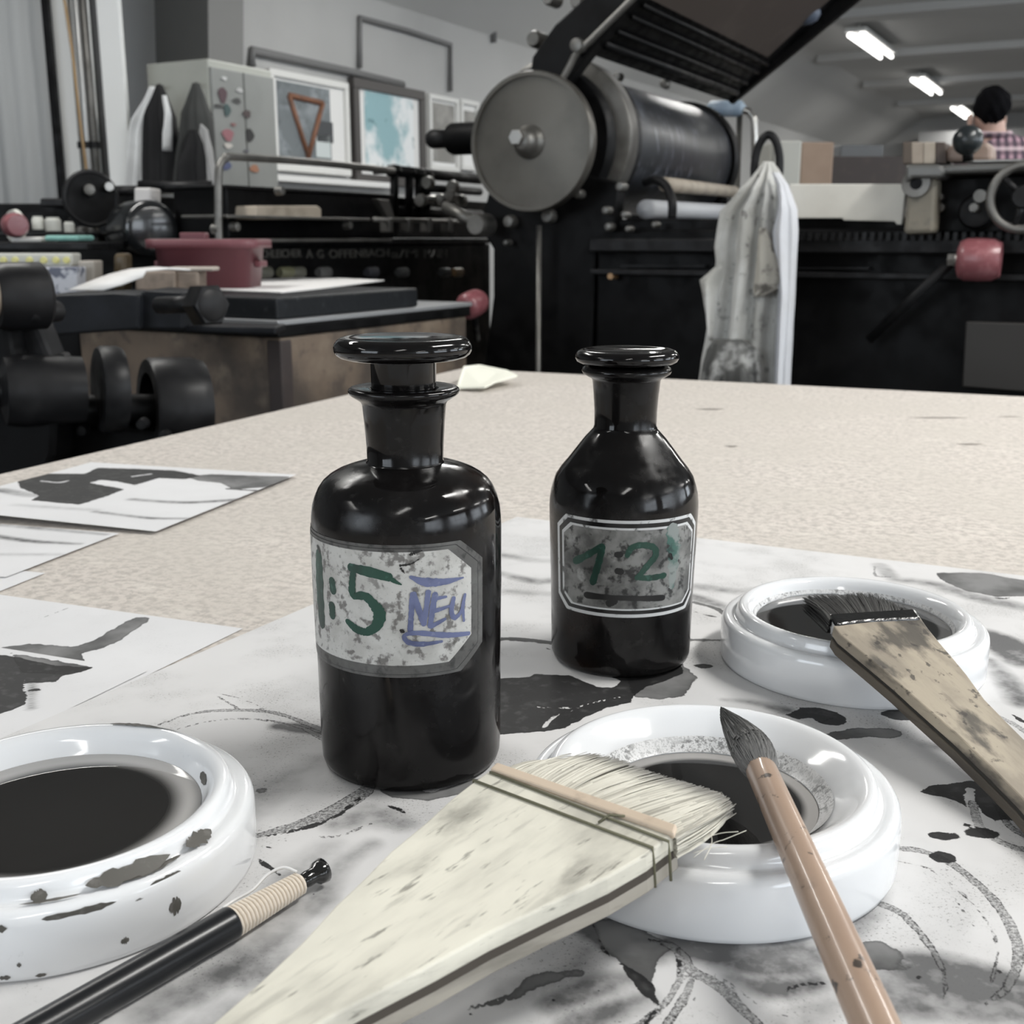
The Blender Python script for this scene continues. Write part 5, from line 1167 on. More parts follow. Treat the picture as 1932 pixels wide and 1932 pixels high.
# yellow strip-lit case, patterned carton, small jars
ls = thing('yellow_strip_case', 'white edged flat case with yellow glints at the left picture edge', 'case', on_Y(60, 500, 2.18))
fb('case_body', -60, 136, 478, 503, 2.28, .05, M('case_white', (.52, .52, .48), .4), ls, .004)
fb('case_base', -60, 120, 503, 566, 2.285, .045, m_iron, ls, .002)
for px in (6, 28, 55, 82, 105, 125):
    lathe('yellow_stud', [(0, -.003), (.006, -.003), (.007, .002)], M('bright_yellow', (.62, .58, .22), .3), ls, on_Y(px, 491, 2.278), Vector((0, 1, 0)), 12)
m_carton = M('patterned_white_bag', (.48, .49, .53), .5, over=[(28, (.06, .07, .11), .55, .6, .9), (70, (.12, .13, .18), .6, .66, .7)])
crt = fb('patterned_carton', 74, 145, 504, 561, 2.2, .05, m_carton, None, .003); tag(crt, 'white carton printed with dark blue round pattern at left', 'carton')
for i, (x0, x1, y0, y1, lab) in enumerate(((62, 84, 408, 433, 'small pale grey jar, left one under the tray'), (87, 116, 410, 436, 'larger pale grey jar, middle one under the tray'), (122, 141, 418, 438, 'smallest pale jar, right one under the tray'))):
    p0, p1 = on_Y((x0 + x1) / 2, y1, 2.75), on_Y((x0 + x1) / 2, y0, 2.75); r = (on_Y(x1, y1, 2.75).x - on_Y(x0, y1, 2.75).x) / 2; h = p1.z - p0.z
    tag(lathe('jar', [(0, 0), (r, 0), (r, h * .8), (r * .8, h * .88), (r * .8, h), (0, h)], m_palebox, None, p0, Z, 24), lab, 'jar', 'pale jars on the back shelf')
shf = fb('back_shelf', -120, 160, 438, 446, 2.62, .34, m_iron2, None, .002); tag(shf, 'narrow dark shelf carrying jars at left', 'shelf')
tag(fb('back_shelf_post', -112, -100, 446.5, 800, 2.9, .04, m_iron, None), 'shelf post outside the picture at left', 'post')
cl1 = fb('folded_cloth', 20, 78, 447, 457, 2.5, .10, M('white_rag', (.62, .61, .58), .8), None, .005); tag(cl1, 'folded white rag beside the turquoise one at left', 'rag')
cl2 = fb('turquoise_rag', 82, 148, 444, 455, 2.48, .10, M('turquoise_rag', (.20, .40, .36), .7, over=[(30, (.14, .3, .27), .4, .7, .7)]), None, .006); tag(cl2, 'flat turquoise rag below the hand wheel', 'rag')
sh2 = fb('rag_shelf', -120, 165, 457, 472, 2.42, .25, m_iron2, None, .003); tag(sh2, 'dark metal ledge carrying the white and turquoise rags', 'shelf')
tag(fb('small_tin', 146, 178, 492, 561, 2.26, .05, M('tin_pale', (.35, .32, .28), .5), None, .004), 'small dull pale tin right of the patterned carton', 'tin')
tag(fb('brown_jar', 213, 236, 478, 552, 2.35, .05, M('brown_jar', (.10, .075, .045), .3), None, .008), 'small brown jar left of the red tub', 'jar')

# ------------------------------------------------------------------ litho stone on its wooden cabinet
K0 = on_Y(527, 613, 1.9); K0 = Vector((K0.x, K0.y, 0))
def KP(a, b, z): return K0 + A * a + B * b + Z * z            # a: to the rear right, b negative: to the left
lenA = (on_plane(880, 590, K0, B) - on_plane(527, 613, K0, B)).dot(A)
zc = on_plane(527, 637, K0, B).z; zpl = on_plane(527, 609, K0, B).z; zst = on_plane(530, 562, K0, B).z
lc = thing('stone_cabinet', 'brown wooden cabinet with dark metal top edge carrying the litho stone', 'cabinet', KP(lenA / 2, -.235, 0))
box('cabinet_body', KP(lenA / 2, -.235, zc / 2 - .0), (.47, lenA, zc), m_wood, lc, ABX, bevel=.004)
box('corner_post', KP(.012, -.012, zc / 2), (.03, .03, zc - .01), m_dkwood, lc, ABX, bevel=.003)
box('panel_board', KP(lenA / 2, .004, zc - .32), (.008, lenA * .94, .40), M('red_brown_panel', (.085, .058, .045), .5, over=[(9, (.02, .015, .013), .4, .65, .8)]), lc, ABX, bevel=.002)
box('top_frame', KP(lenA / 2, -.235, (zc + zpl) / 2 - .002), (.48, lenA + .02, zpl - zc - .004), m_iron, lc, ABX, bevel=.003)
m_plate = M('grey_zinc_plate', (.38, .39, .40), .4, .5)
box('top_plate', KP(lenA / 2, -.235, zpl), (.485, lenA + .025, .008), m_plate, lc, ABX, bevel=.001)
m_stone = M('black_litho_stone', (.009, .0105, .0125), .5, spec=.25, over=[(14, (.030, .034, .04), .55, .75, .6), (60, (.05, .055, .06), .6, .75, .5)], bump=(60, .3, .003))
aS = (on_plane(795, 560, K0, B) - on_plane(530, 600, K0, B)).dot(A)
st = box('litho_stone', KP(aS / 2 + .005, -.008 - .22, (zpl + .0045 + zst) / 2), (.44, aS, zst - zpl - .0045), m_stone, None, ABX, bevel=.004)
tag(st, 'thick black litho stone slab lying on the wooden cabinet', 'stone')
def Kz(px, py, z): return on_z(px, py, z)
zz = zst + .0015
pp = [Kz(x, y, zz) for x, y in ((328, 545), (530, 553), (600, 546), (725, 530), (640, 526), (420, 526), (355, 532))]
tag(prism('blank_sheet', pp, Z * .002, m_white, None), 'bright blank white sheet lying flat on the litho stone', 'paper')
cvp = []
crumpled = [(132, 546), (180, 530), (245, 508), (290, 503), (345, 505), (300, 508), (255, 520), (195, 546)]

prism_ = []
v = []; f = []
for i, (x, y, zh) in enumerate(((130, 546, 0), (165, 532, .012), (205, 517, .024), (245, 507, .034), (290, 503, .037), (330, 505, .034))):
    v.append(on_Y(x, y, 1.95)); v.append(on_Y(x + (64 if i < 3 else 30), min(546, y + (3 if i > 2 else 4)) if i else 546, 1.80 + .00 * i))
for i in range(5): f.append((2 * i, 2 * i + 1, 2 * i + 3, 2 * i + 2))
cp = obj('curved_sheet', v, f, m_white, None, True); sm_ = cp.modifiers.new('solid', 'SOLIDIFY'); sm_.thickness = .002
tag(cp, 'curved white sheet arching up to the left of the brown wood blocks', 'paper')
m_brn = M('brown_wedge_wood', (.25, .20, .16), .6, over=[(18, (.12, .09, .07), .45, .65, .7)])
def kblock(name, x0, x1, y0, y1, Y, dep, lab, mat=m_brn): o = fb(name, x0, x1, y0, y1, Y, dep, mat, None, .004); tag(o, lab, 'block', 'wood blocks on the stone'); return o
kblock('wood_block', 255, 330, 512, 549, 2.06, .07, 'brown wood block under the arching white sheet')
kblock('wood_block', 331, 374, 512, 549, 2.07, .06, 'brown wood block right of the one under the arching sheet')
fbx = fb('folded_paper', 316, 402, 504, 511.6, 2.07, .05, M('cream_folded', (.45, .40, .35), .7), None, .004); tag(fbx, 'crumpled cream paper on top of the brown wood blocks', 'paper')
m_bedb = M('blue_black_bed', (.007, .008, .010), .5, spec=.2, over=[(14, (.018, .02, .025), .5, .75, .6)])
# heavy bed with screw left of the stone
mb = thing('clamp_bed', 'blue black iron clamping bed with big hexagon screw at left of the stone', 'clamp', on_Y(230, 640, 1.72) - Z * .1)
prism('bed_bar', [on_Y(x, y, 1.66) for x, y in ((70, 636), (262, 622), (262, 556), (215, 553), (70, 558))], Vector((0, .12, 0)), m_bedb, mb, .004)
prism('bed_step', [on_Y(x, y, 1.68) for x, y in ((262, 622), (345, 622), (345, 552), (275, 548), (262, 553))], Vector((0, .12, 0)), m_bedb, mb, .004)
prism('bed_rail', [on_Y(x, y, 1.71) for x, y in ((345, 626), (520, 632), (520, 618), (345, 614))], Vector((0, .08, 0)), m_bedb, mb, .003)
sx0, sx1 = on_Y(300, 576, 1.60), on_Y(372, 574, 1.54)
tube('screw_shaft', [sx0, sx1], .0115, m_iron2, mb, seg=24)
hexc = on_Y(376, 576, 1.53); lathe('hexagon_head', [(0, 0), (.026, 0), (.029, .004), (.029, .026), (.026, .030), (0, .030)], m_iron2, mb, hexc, (sx1 - sx0), 6, False)
lathe('hexagon_face', [(0, .0335), (.018, .033), (.022, .030)], m_iron2, mb, hexc, (sx1 - sx0), 24)

# ------------------------------------------------------------------ black roller mechanism, front left beyond the table
rm_ = thing('roller_mechanism', 'dark iron shaft with round collars and hollow drum, at left beyond the table edge', 'mechanism', on_Y(150, 900, 1.42) - Z * .1)
YR = 1.36; axr = Vector((.86, .50, -.05)).normalized()
c1 = on_Y(205, 735, YR)
def rr_(px): return px * YR / F
lathe('shaft', [(0, -.16), (rr_(30), -.16), (rr_(30), -.05), (rr_(62), -.045), (rr_(66), -.03), (rr_(62), .04), (0, .04)], m_iron2, rm_, c1 + axr * -.07, axr, 48)
lathe('round_collar', [(0, 0), (rr_(78), 0), (rr_(82), .004), (rr_(82), .022), (rr_(78), .028), (0, .028)], m_iron2, rm_, c1 - axr * .012, axr, 64)
c2 = on_Y(278, 772, YR + .05)
lathe('hollow_drum', [(0, .050), (rr_(70), .050), (rr_(72), .0), (rr_(97), .0), (rr_(101), .004), (rr_(101), .055), (rr_(95), .068), (rr_(60), .072), (0, .072)], m_iron2, rm_, c2, axr, 72)
lathe('drum_axle', [(0, -.1), (rr_(30), -.1), (rr_(30), .05)], m_iron, rm_, c2, axr, 32)
prism('bracket_arm', [on_Y(x, y, YR - .05) for x, y in ((-20, 640), (10, 600), (22, 670), (60, 700), (105, 760), (100, 860), (70, 930), (-20, 960))], Vector((.01, .05, 0)), m_iron, rm_, .006)
prism('bracket_arm', [on_Y(x, y, YR - .02) for x, y in ((15, 610), (60, 590), (95, 675), (100, 700), (60, 680), (20, 690))], Vector((.01, .03, 0)), m_iron2, rm_, .006)
prism('base_casting', [on_Y(x, y, YR + .02) for x, y in ((70, 780), (340, 820), (355, 870), (200, 930), (70, 960))], Vector((0, .06, 0)), m_iron, rm_, .006)
hr_ = on_Y(30, 560, YR - .06); lathe('ring_housing', [(rr_(38), -.01), (rr_(55), -.008), (rr_(60), .004), (rr_(60), .045), (rr_(50), .05), (0, .05)], m_iron2, rm_, on_Y(2, 560, YR - .06), Vector((.75, .62, 0)), 48)
lathe('wooden_grip', [(0, -.05), (rr_(30), -.05), (rr_(38), -.035), (rr_(42), .0), (rr_(40), .03)], M('pale_grip_wood', (.30, .245, .19), .5, over=[(20, (.2, .16, .12), .45, .7, .6)]), rm_, on_Y(-12, 556, YR - .07), Vector((.75, .62, 0)), 40)
lathe('pivot_bolt', [(0, -.02), (rr_(14), -.018), (rr_(19), -.008), (rr_(19), .03), (0, .03)], m_iron2, rm_, on_Y(74, 590, YR - .05), Vector((.3, .95, 0)), 24)
for px, py in ((155, 812), (118, 676), (268, 800), (310, 822)): lathe('bolt', [(0, -.006), (.006, -.005), (.007, .01)], m_iron2, rm_, on_Y(px, py, YR - .01), Vector((0, 1, 0)), 12)
v0 = on_Y(30, 880, YR + .5); v1 = on_Y(-130, 880, YR + .5)
tag(prism('wooden_crate', [on_Y(x, y, YR + .10) for x, y in ((-90, 960), (72, 960), (72, 868), (-90, 866))], Vector((0, .25, 0)), M('crate_tan', (.22, .17, .115), .7), None, .004), 'tan wooden crate low at the left picture edge', 'crate')

# ------------------------------------------------------------------ left wall dressing
def WL(px, py, d=0): return on_plane(px, py, B * (BL + d), B)
m_mat_ = M('pale_passepartout', (.74, .74, .73), .8)
def picture(px0, px1, yt0, ybot, label, fcol, fw, art, n, inset):
    p0, p1 = WL(px0, yt0, .03), WL(px1, yt0, .03); p1 = Vector((p1.x, p1.y, 0)); q0 = Vector((p0.x, p0.y, 0)); W_ = (p1 - q0).dot(A); zt_ = p0.z; zb2 = WL(px0, ybot, .03).z; H_ = zt_ - zb2
    t = thing('framed_print', label, 'picture', q0 + A * W_ / 2 + Z * zb2, 'framed prints on the wall')
    mf = M(f'picture_frame_{n}', fcol, .5)
    c = q0 + A * (W_ / 2) + B * .0
    def bar(a0_, a1_, z0_, z1_): box('frame_bar', q0 + A * (a0_ + a1_) / 2 + Z * (z0_ + z1_) / 2, (.04, a1_ - a0_, z1_ - z0_), mf, t, ABX, bevel=.003)
    bar(0, W_, zt_ - fw, zt_); bar(0, W_, zb2, zb2 + fw); bar(0, fw, zb2 + fw, zt_ - fw); bar(W_ - fw, W_, zb2 + fw, zt_ - fw)
    box('passepartout', q0 + A * W_ / 2 + Z * (zt_ + zb2) / 2 - B * .005, (.012, W_ - 2 * fw, H_ - 2 * fw), m_mat_, t, ABX)
    i0, i1, j0, j1 = inset
    o = box('print', q0 + A * (W_ * (i0 + i1) / 2) + Z * (zb2 + H_ * (j0 + j1) / 2) + B * .003, (.004, W_ * (i1 - i0), H_ * (j1 - j0)), art, t, ABX)
    fr2 = lambda u, w: q0 + A * (W_ * (i0 + (i1 - i0) * u)) + Z * (zb2 + H_ * (j0 + (j1 - j0) * w)) + B * .008
    return t, fr2
art1 = M('print_grey_blue', (.15, .17, .18), .6, over=[(7, (.28, .31, .33), .45, .65, .8), (20, (.08, .09, .1), .55, .7, .6)])
t, fr2 = picture(503, 652, 128, 320, 'framed print of an upside down rust triangle on blue grey, leftmost on wall', (.68, .68, .66), .035, art1, 1, (.10, .76, .12, .90))
m_rust = M('rust_ink', (.20, .085, .045), .6, over=[(20, (.12, .07, .05), .45, .7, .7)])
for a, b in (((.2, .83), (.84, .80)), ((.84, .80), (.52, .06)), ((.52, .06), (.2, .83))): tube('triangle_stroke', [fr2(*a), fr2(*b)], .016, m_rust, t, seg=6)
m_dsq = M('dark_print_square', (.05, .055, .06), .6); m_lsq = M('light_print_square', (.55, .60, .60), .6)
box('print_square', fr2(.86, .42), (.006, .15, .11), m_dsq, t, ABX); box('print_square', fr2(.82, .22), (.006, .13, .12), m_lsq, t, ABX)
art2 = M('print_turquoise', (.76, .79, .80), .6, over=[(2.6, (.24, .42, .46), .46, .56, .95), (12, (.08, .17, .19), .60, .68, .8)])
picture(662, 797, 145, 345, 'dark framed print with turquoise splashes on white, second from left on wall', (.055, .05, .048), .055, art2, 2, (.16, .84, .14, .90))
art3 = M('print_grey', (.22, .215, .20), .6, over=[(6, (.36, .35, .33), .45, .65, .7)])
picture(806, 862, 176, 320, 'light framed grey print behind the black press lug', (.66, .66, .64), .03, art3, 3, (.12, .88, .12, .9))
picture(866, 900, 186, 320, 'narrow light framed print partly behind the big disc', (.66, .66, .64), .03, art3, 4, (.2, .85, .45, .85))
# conduits
m_pipe = M('grey_conduit', (.15, .15, .15), .6)
def conduit(pts, r, label):
    P_ = [WL(x, y, .02) for x, y in pts]
    o = tube('wall_conduit', P_, r, m_pipe, None, seg=8); tag(o, label, 'pipe', 'thin conduits on the wall'); return o
conduit([(475, 125), (475, 95), (655, 134), (760, 160)], .022, 'thin grey wall conduit bending over the leftmost print')
conduit([(679, 128), (679, 33), (770, 58), (850, 84), (850, 172)], .016, 'thin grey wall conduit looping above the dark framed print')
conduit([(932, -60), (932, 80)], .02, 'short vertical wall conduit near the hood')
tag(box('wall_ledge', WL(580, 340, .05), (.10, 1.6, .03), m_mat_, None, ABX), 'white ledge on the wall below the prints', 'ledge')
# return wall with dark duct, locker, coats, column, pipes, curtain (left)
def YP(px, py, Y): return on_Y(px, py, Y)
RW = ab(4.7, 0)                     # near face of the return wall
def RP(px, py, d=0): return on_plane(px, py, A * (4.7 - d), A)
dk = prism('air_duct', [RP(x, y, .02) for x, y in ((368, 420), (460, 420), (460, -300), (350, -300), (360, 18))], -A * .25, M('duct_grey', (.19, .19, .185), .7), None, .004)
tag(dk, 'dark grey boxed duct above the steel locker', 'duct')
m_lock = M('locker_paint', (.44, .45, .41), .5, over=[(4, (.38, .39, .36), .4, .7, .6)])
LK = on_Y(391, 110, 4.65); zl = LK.z; LKp = Vector((LK.x, LK.y, 0))
pa = on_plane(275, 120, LKp, A); wL = (pa - LKp).dot(B)
pb2 = on_plane(512, 130, LKp, B); lA = (pb2 - LKp).dot(A)
lk = thing('steel_locker', 'pale green grey steel locker with stickers, coats hung on its side', 'locker', LKp + B * wL / 2 + A * lA / 2)
box('locker_body', LKp + B * wL / 2 + A * lA / 2 + Z * zl / 2, (abs(wL), lA, zl), m_lock, lk, ABX, bevel=.006)
m_lockf = M('locker_door_paint', (.27, .28, .27), .5, over=[(5, (.22, .23, .22), .4, .7, .6)])
for i in range(2): box('door', LKp + B * .006 + A * (lA * (.25 + .5 * i)) + Z * zl / 2, (.012, lA * .48, zl - .06), m_lockf, lk, ABX, bevel=.002)
stk = [(420, 180, 12, 28, (.09, .05, .06)), (428, 208, 10, 22, (.05, .09, .09)), (412, 200, 14, 6, (.05, .05, .05)), (452, 170, 10, 8, (.5, .5, .5)), (447, 190, 12, 10, (.06, .06, .06)), (466, 215, 12, 14, (.07, .05, .05)), (430, 255, 16, 22, (.33, .14, .16)), (430, 275, 12, 10, (.6, .57, .53)), (471, 255, 12, 24, (.02, .02, .02)), (425, 310, 16, 20, (.09, .11, .22)), (480, 318, 14, 14, (.36, .17, .10)), (465, 285, 8, 6, (.1, .1, .12)), (423, 148, 8, 6, (.6, .6, .6)), (440, 235, 8, 6, (.25, .12, .12))]
for i, (px, py, w, h, c) in enumerate(stk):
    p = on_plane(px, py, LKp + B * .014, B); s = 4.65 / F
    vv = [p + A * (w * s * .9 * math.cos(a) * (1 + .25 * math.sin(3 * a + i))) + Z * (h * s * .5 * math.sin(a)) for a in [k * math.pi / 6 for k in range(12)]]
    prism('sticker', vv, B * .002, M(f'sticker_tint_{i}', c, .5), lk)
m_bcoat = M('black_coat_cloth', (.010, .010, .011), .85); m_wcoat = M('white_coat_cloth', (.80, .81, .81), .85, over=[(6, (.5, .5, .5), .45, .7, .5)])
m_gcoat = M('grey_coat_cloth', (.05, .052, .05), .85)
CPn = lambda x, y, d=0: on_plane(x, y, LKp + A * d, A)
def coat(name, lab, parts_):
    t = thing(name, lab, 'coat', CPn(parts_[0][1][-1][1], 345, -.10), 'coats on the locker')
    for nm, outl, d, dp, mt, fo, sd_ in parts_: hanging(nm, outl, d, dp, mt, t, fo, sd_, .35, plane=CPn)
    tube('coat_hook', [CPn((parts_[0][1][0][1] + parts_[0][1][0][2]) / 2, parts_[0][1][0][0] + 4, 0), CPn((parts_[0][1][0][1] + parts_[0][1][0][2]) / 2, parts_[0][1][0][0], -.08)], .006, m_steel, t, seg=6)
coat('lab_coat', 'white work coat hanging at left on the locker side', [('coat_cloth', [(163, 284, 292), (185, 276, 296), (215, 266, 292), (250, 254, 286), (300, 250, 284), (350, 246, 280), (420, 244, 280), (520, 244, 278)], -.17, .05, m_wcoat, (5, 7, 9), 2)])
coat('black_coat', 'black coat hanging between white work coat and grey jacket', [('coat_cloth', [(160, 297, 305), (180, 292, 312), (210, 282, 322), (250, 276, 332), (300, 274, 334), (345, 274, 336), (420, 276, 338), (520, 276, 336)], -.20, .055, m_bcoat, (5, 7, 9), 4),
    ('coat_lining', [(180, 306, 314), (215, 312, 322), (250, 312, 320), (285, 314, 318)], -.265, .02, m_wcoat, (3, 4), 6)])
coat('dark_jacket', 'dark jacket with grey lining, right one of the hanging coats', [('coat_cloth', [(157, 364, 376), (185, 358, 384), (225, 350, 396), (260, 344, 400), (300, 336, 402), (345, 332, 400), (420, 330, 400), (520, 341, 400)], -.17, .045, m_gcoat, (5, 7, 9), 12),
    ('jacket_front', [(245, 356, 372), (270, 346, 382), (300, 340, 386), (345, 336, 390), (420, 343, 390)], -.225, .04, m_bcoat, (4, 6), 14), ('jacket_lining', [(225, 364, 372), (245, 372, 392), (290, 384, 400), (345, 392, 408), (420, 392, 408)], -.20, .02, M('grey_lining', (.36, .36, .36), .8), (3, 5), 15)])
# white column and wall pieces in front of the near left wall
YC = 4.6
def colbox(name, x0, x1, Y, dep, mat, label, cat, struct_=False, top=None):
    p0, p1 = on_Y(x0, 340, Y), on_Y(x1, 340, Y); z1_ = CE if top is None else top
    o = box(name, ((p0.x + p1.x) / 2, Y + dep / 2, z1_ / 2), (p1.x - p0.x, dep, z1_), mat, None, bevel=.004)
    if struct_: return struct(o)
    tag(o, label, cat); return o
m_bw = M('bright_white_paint', (.80, .81, .80), .6)
for n_, (x0, x1, dy, dep, mt) in enumerate(((207, 248, 0, .04, m_bw), (120, 158, .1, .03, m_bw), (188, 212, .25, .03, M('niche_grey', (.14, .14, .14), .7)), (155, 190, .2, .03, m_bw), (106, 120, .05, .03, m_iron))):
    struct(colbox(f'trim_{12 + n_}', x0, x1, YC + dy, dep, mt, '', '', True))
for i, (px, r, lab) in enumerate(((158, .007, 'thin vertical pipe, left one by the white panel'), (171, .012, 'pale vertical pipe, middle one by the white panel'), (184, .014, 'thickest vertical pipe, right one beside the recess'))):
    p = on_Y(px, 340, YC); tp_ = thing('vertical_pipe', lab, 'pipe', Vector((p.x, YC, 0)), 'vertical pipes'); tube('pipe', [Vector((p.x, YC, 0)), Vector((p.x, YC, CE))], r, M('pipe_steel_pale', (.5, .5, .49), .35, .5) if i == 1 else m_steel, tp_, seg=14)
    for zc_ in (1.35, 1.98, 2.5): lathe('pipe_clamp', [(r, -.012), (r + .006, -.012), (r + .006, .012), (r, .012)], m_iron2, tp_, (p.x, YC, zc_), Z, 16)
rp = tube('ochre_cord', smoothpts([on_Y(112, -60, YC - .1), on_Y(135, 90, YC - .1), on_Y(150, 220, YC - .1), on_Y(164, 325, YC - .1), on_Y(168, 360, YC - .1)], 6), .0055, M('ochre_cord', (.36, .24, .12), .7), None, seg=8)
tag(rp, 'ochre cord slanting down in front of the white panel', 'cord')
# grey curtain with folds
v = []; f = []; nC = 90
c0 = on_Y(-120, 340, YC + .15); c1 = on_Y(108, 340, YC + .15)
for i in range(nC + 1):
    u = i / nC; x = c0.x + (c1.x - c0.x) * u; y = YC + .15 + .007 * math.sin(u * 38) + .008 * math.sin(u * 15 + 1)
    v += [Vector((x, y, .3)), Vector((x, y, CE - .02))]
for i in range(nC): f.append((2 * i, 2 * i + 1, 2 * i + 3, 2 * i + 2))
cu = obj('grey_curtain', v, f, M('curtain_grey', (.50, .51, .51), .75, over=[(3, (.40, .41, .41), .4, .7, .7, (3, 1, .2))]), None, True); s_ = cu.modifiers.new('s', 'SOLIDIFY'); s_.thickness = .006
tag(cu, 'pale grey hanging curtain at the left picture edge', 'curtain')

# ------------------------------------------------------------------ person in the background, seen from behind
YPn = 5.0
hp = on_Y(1866, 205, YPn)
def pk(px, py, dy=0): return on_Y(px, py, YPn + dy)
person = thing('person', 'person seen from behind in a pink grey plaid shirt, standing beyond the press', 'person', Vector((pk(1905, 300).x, YPn, 0)))
m_skin = M('skin', (.50, .33, .27), .5)
hx, hz = pk(1866, 213).x, pk(1866, 213).z
nx = pk(1875, 250).x; tx = pk(1905, 300).x; zs = pk(1890, 268).z
def skin_body(name, chains, mat, parent, root=0):
    """chains: list of (start index or None, [(x,y,z,r),...])"""
    vs = []; es = []; rs = []
    for st_, pts in chains:
        prev_ = st_
        for p in pts:
            vs.append(p[:3]); rs.append(p[3] if len(p) == 4 else (p[3], p[4]));
            if prev_ is not None: es.append((prev_, len(vs) - 1))
            prev_ = len(vs) - 1
    me = bpy.data.meshes.new(name); me.from_pydata(vs, es, []); o = bpy.data.objects.new(name, me); COL.objects.link(o); me.materials.append(mat)
    sk = o.modifiers.new('skin', 'SKIN'); sk.use_smooth_shade = True; sb = o.modifiers.new('sub', 'SUBSURF'); sb.levels = 2; sb.render_levels = 2
    for i, r in enumerate(rs): me.skin_vertices[0].data[i].radius = (r, r) if not isinstance(r, tuple) else r
    me.skin_vertices[0].data[root].use_root = True
    return par(o, parent)
Y0 = YPn
# body: pelvis 0 ... torso, neck, head; legs; arms
ch = [(None, [(tx, Y0, .92, .13, .10), (tx, Y0, 1.08, .125, .10), (tx - .01, Y0, 1.25, .15, .11), (tx - .02, Y0, zs - .06, .13, .10), (nx, Y0, zs + .02, .058), (nx - .01, Y0 + .0, zs + .075, .052), (hx, Y0 + .01, hz - .03, .057, .066), (hx, Y0 + .01, hz + .03, .059, .072), (hx, Y0 + .01, hz + .06, .038)]),
      (0, [(tx - .09, Y0, .84, .085), (tx - .10, Y0, .48, .06), (tx - .10, Y0 - .01, .09, .045), (tx - .10, Y0 + .12, .04, .035)]),
      (0, [(tx + .09, Y0, .84, .085), (tx + .10, Y0, .48, .06), (tx + .10, Y0 - .01, .09, .045), (tx + .10, Y0 + .12, .04, .035)]),
      (3, [(tx - .17, Y0, zs - .075, .058), (tx - .22, Y0 + .04, zs - .33, .045), (tx - .16, Y0 + .24, zs - .42, .033), (tx - .13, Y0 + .34, zs - .43, .026)]),
      (3, [(tx + .17, Y0, zs - .075, .058), (tx + .23, Y0 + .04, zs - .33, .045), (tx + .17, Y0 + .24, zs - .42, .033), (tx + .14, Y0 + .34, zs - .43, .026)])]
body = skin_body('body', ch, m_skin, person)
# fingers
for s, bx_ in ((-1, tx - .125), (1, tx + .135)):
    for k in range(4): tube('finger', [(bx_ - .024 + .016 * k, Y0 + .36, zs - .43), (bx_ - .026 + .017 * k, Y0 + .395, zs - .437), (bx_ - .027 + .0175 * k, Y0 + .42 + .006 * (k in (1, 2)), zs - .455)], [.009, .008, .006], m_skin, person, seg=8)
    tube('thumb', [(bx_ - s * .02, Y0 + .34, zs - .43), (bx_ - s * .045, Y0 + .365, zs - .435), (bx_ - s * .05, Y0 + .39, zs - .445)], [.010, .009, .007], m_skin, person, seg=8)
m_plaid = bpy.data.materials.new('plaid_shirt'); m_plaid.use_nodes = True; nt = m_plaid.node_tree; pbs = nt.nodes['Principled BSDF']; pbs.inputs['Roughness'].default_value = .85
def waves(axis, sc):
    tc = nn(nt, 'ShaderNodeTexCoord'); wv = nn(nt, 'ShaderNodeTexWave', bands_direction=axis); wv.inputs['Scale'].default_value = sc; wv.inputs['Distortion'].default_value = .6
    nt.links.new(tc.outputs['Object'], wv.inputs[0]); return wv.outputs['Fac']
c_ = mixc(nt, maprange(nt, waves('X', 9), .35, .65), (.42, .27, .32), (.09, .06, .085)); c_ = mixc(nt, math_(nt, 'MULTIPLY', maprange(nt, waves('Z', 9), .4, .6), .6), c_, (.06, .045, .06))
c_ = mixc(nt, math_(nt, 'MULTIPLY', maprange(nt, waves('Z', 4.5), .85, .95), .7), c_, (.62, .50, .52)); nt.links.new(c_, pbs.inputs['Base Color'])
sh = [(None, [(tx, Y0, .90, .15, .115), (tx, Y0, 1.08, .15, .118), (tx - .01, Y0, 1.25, .175, .125), (tx - .02, Y0, zs - .06, .155, .112), (nx, Y0 + .005, zs + .005, .066)]),
      (3, [(tx - .17, Y0, zs - .07, .072), (tx - .22, Y0 + .04, zs - .33, .058), (tx - .17, Y0 + .20, zs - .41, .045)]), (3, [(tx + .17, Y0, zs - .07, .072), (tx + .23, Y0 + .04, zs - .33, .058), (tx + .18, Y0 + .20, zs - .41, .045)])]
skin_body('shirt', sh, m_plaid, person)
m_trs = M('dark_trousers', (.02, .022, .03), .8)
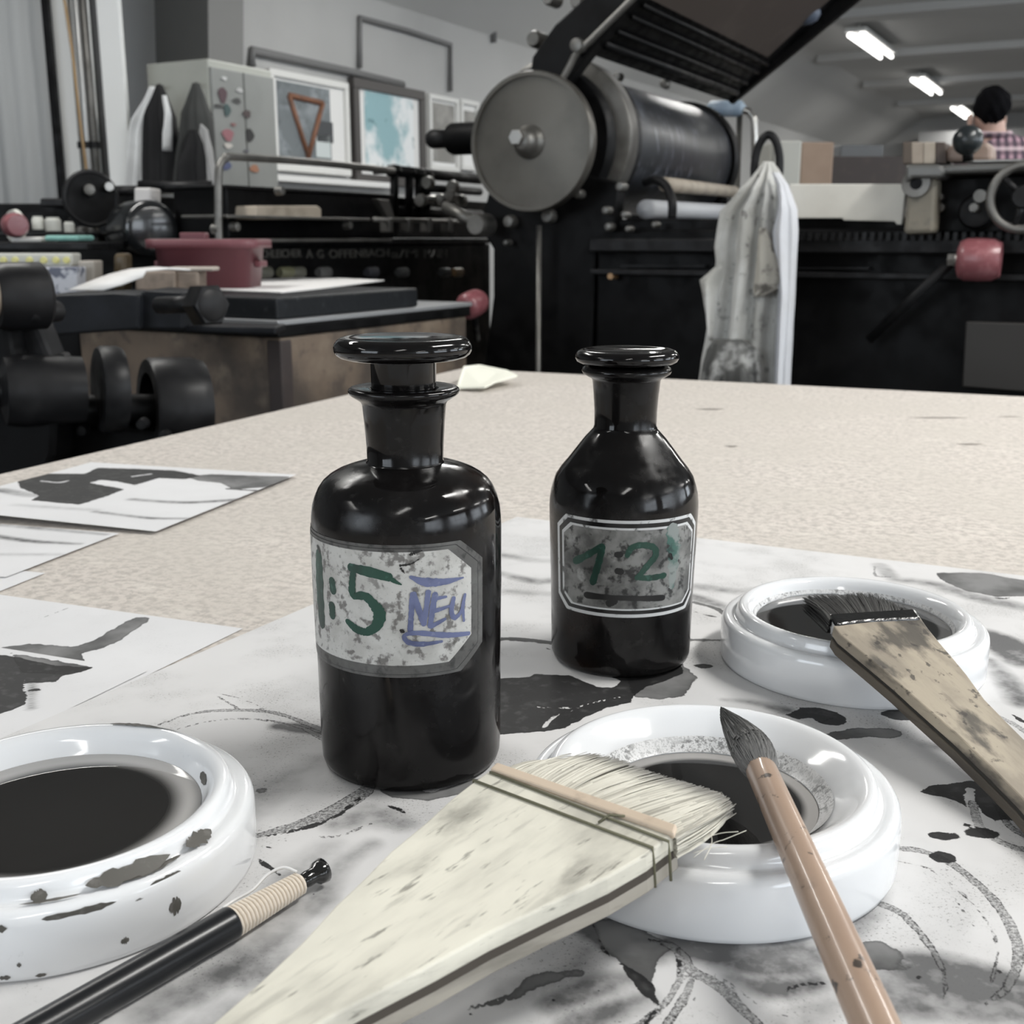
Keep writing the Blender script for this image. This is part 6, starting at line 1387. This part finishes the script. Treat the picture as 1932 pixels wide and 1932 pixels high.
skin_body('trousers', [(None, [(tx, Y0, .93, .142, .112)]), (0, [(tx - .09, Y0, .83, .10), (tx - .10, Y0, .48, .075), (tx - .10, Y0 - .01, .10, .062)]), (0, [(tx + .09, Y0, .83, .10), (tx + .10, Y0, .48, .075), (tx + .10, Y0 - .01, .10, .062)])], m_trs, person)
for s in (-1, 1): loft('shoe', [rrect(.045, .13, .002, tx + s * .10, Y0 + .06, .04), rrect(.048, .135, .03, tx + s * .10, Y0 + .06, .04), rrect(.038, .09, .075, tx + s * .10, Y0 + .03, .035)], m_iron2, person)
tube('shirt_collar', [Vector((nx + .064 * math.cos(a), Y0 + .005 + .062 * math.sin(a), zs + .035 + .012 * math.sin(a))) for a in [i * math.pi / 16 for i in range(32)]], .014, m_plaid, person, 10, True)
m_hair = M('black_hair', (.005, .005, .006), .9, spec=.05, bump=(90, .6, .006))
def blob(name, c, rx, ry, rz, mat, parent, cut=None, n=24, wob=0.):
    v = []; f = []; r = random.Random(3)
    for i in range(n + 1):
        th_ = math.pi * i / n
        for k in range(2 * n):
            ph_ = math.pi * k / n; w = 1 + wob * math.sin(5 * ph_ + 3 * th_) * math.sin(th_) + wob * .6 * math.sin(9 * ph_ - 7 * th_)
            v.append(Vector((c[0] + rx * w * math.sin(th_) * math.cos(ph_), c[1] + ry * w * math.sin(th_) * math.sin(ph_), c[2] + rz * w * math.cos(th_))))
    for i in range(n):
        for k in range(2 * n): l = (k + 1) % (2 * n); f.append((i * 2 * n + k, (i + 1) * 2 * n + k, (i + 1) * 2 * n + l, i * 2 * n + l))
    return obj(name, v, f, mat, parent, True)
blob('hair', (hx + .003, Y0 - .014, hz + .026), .070, .084, .078, m_hair, person, wob=.06)
for s in (-1, 1): blob('ear', (hx + s * .070, Y0 + .015, hz - .030), .009, .020, .030, m_skin, person)
blob('nose', (hx, Y0 + .085, hz - .03), .013, .018, .022, m_skin, person, n=10)
for s in (-1, 1): blob('eye', (hx + s * .025, Y0 + .076, hz - .005), .012, .008, .008, m_white, person, n=8)
blob('mouth', (hx, Y0 + .070, hz - .06), .022, .010, .007, M('lip', (.35, .13, .12), .5), person, n=8)
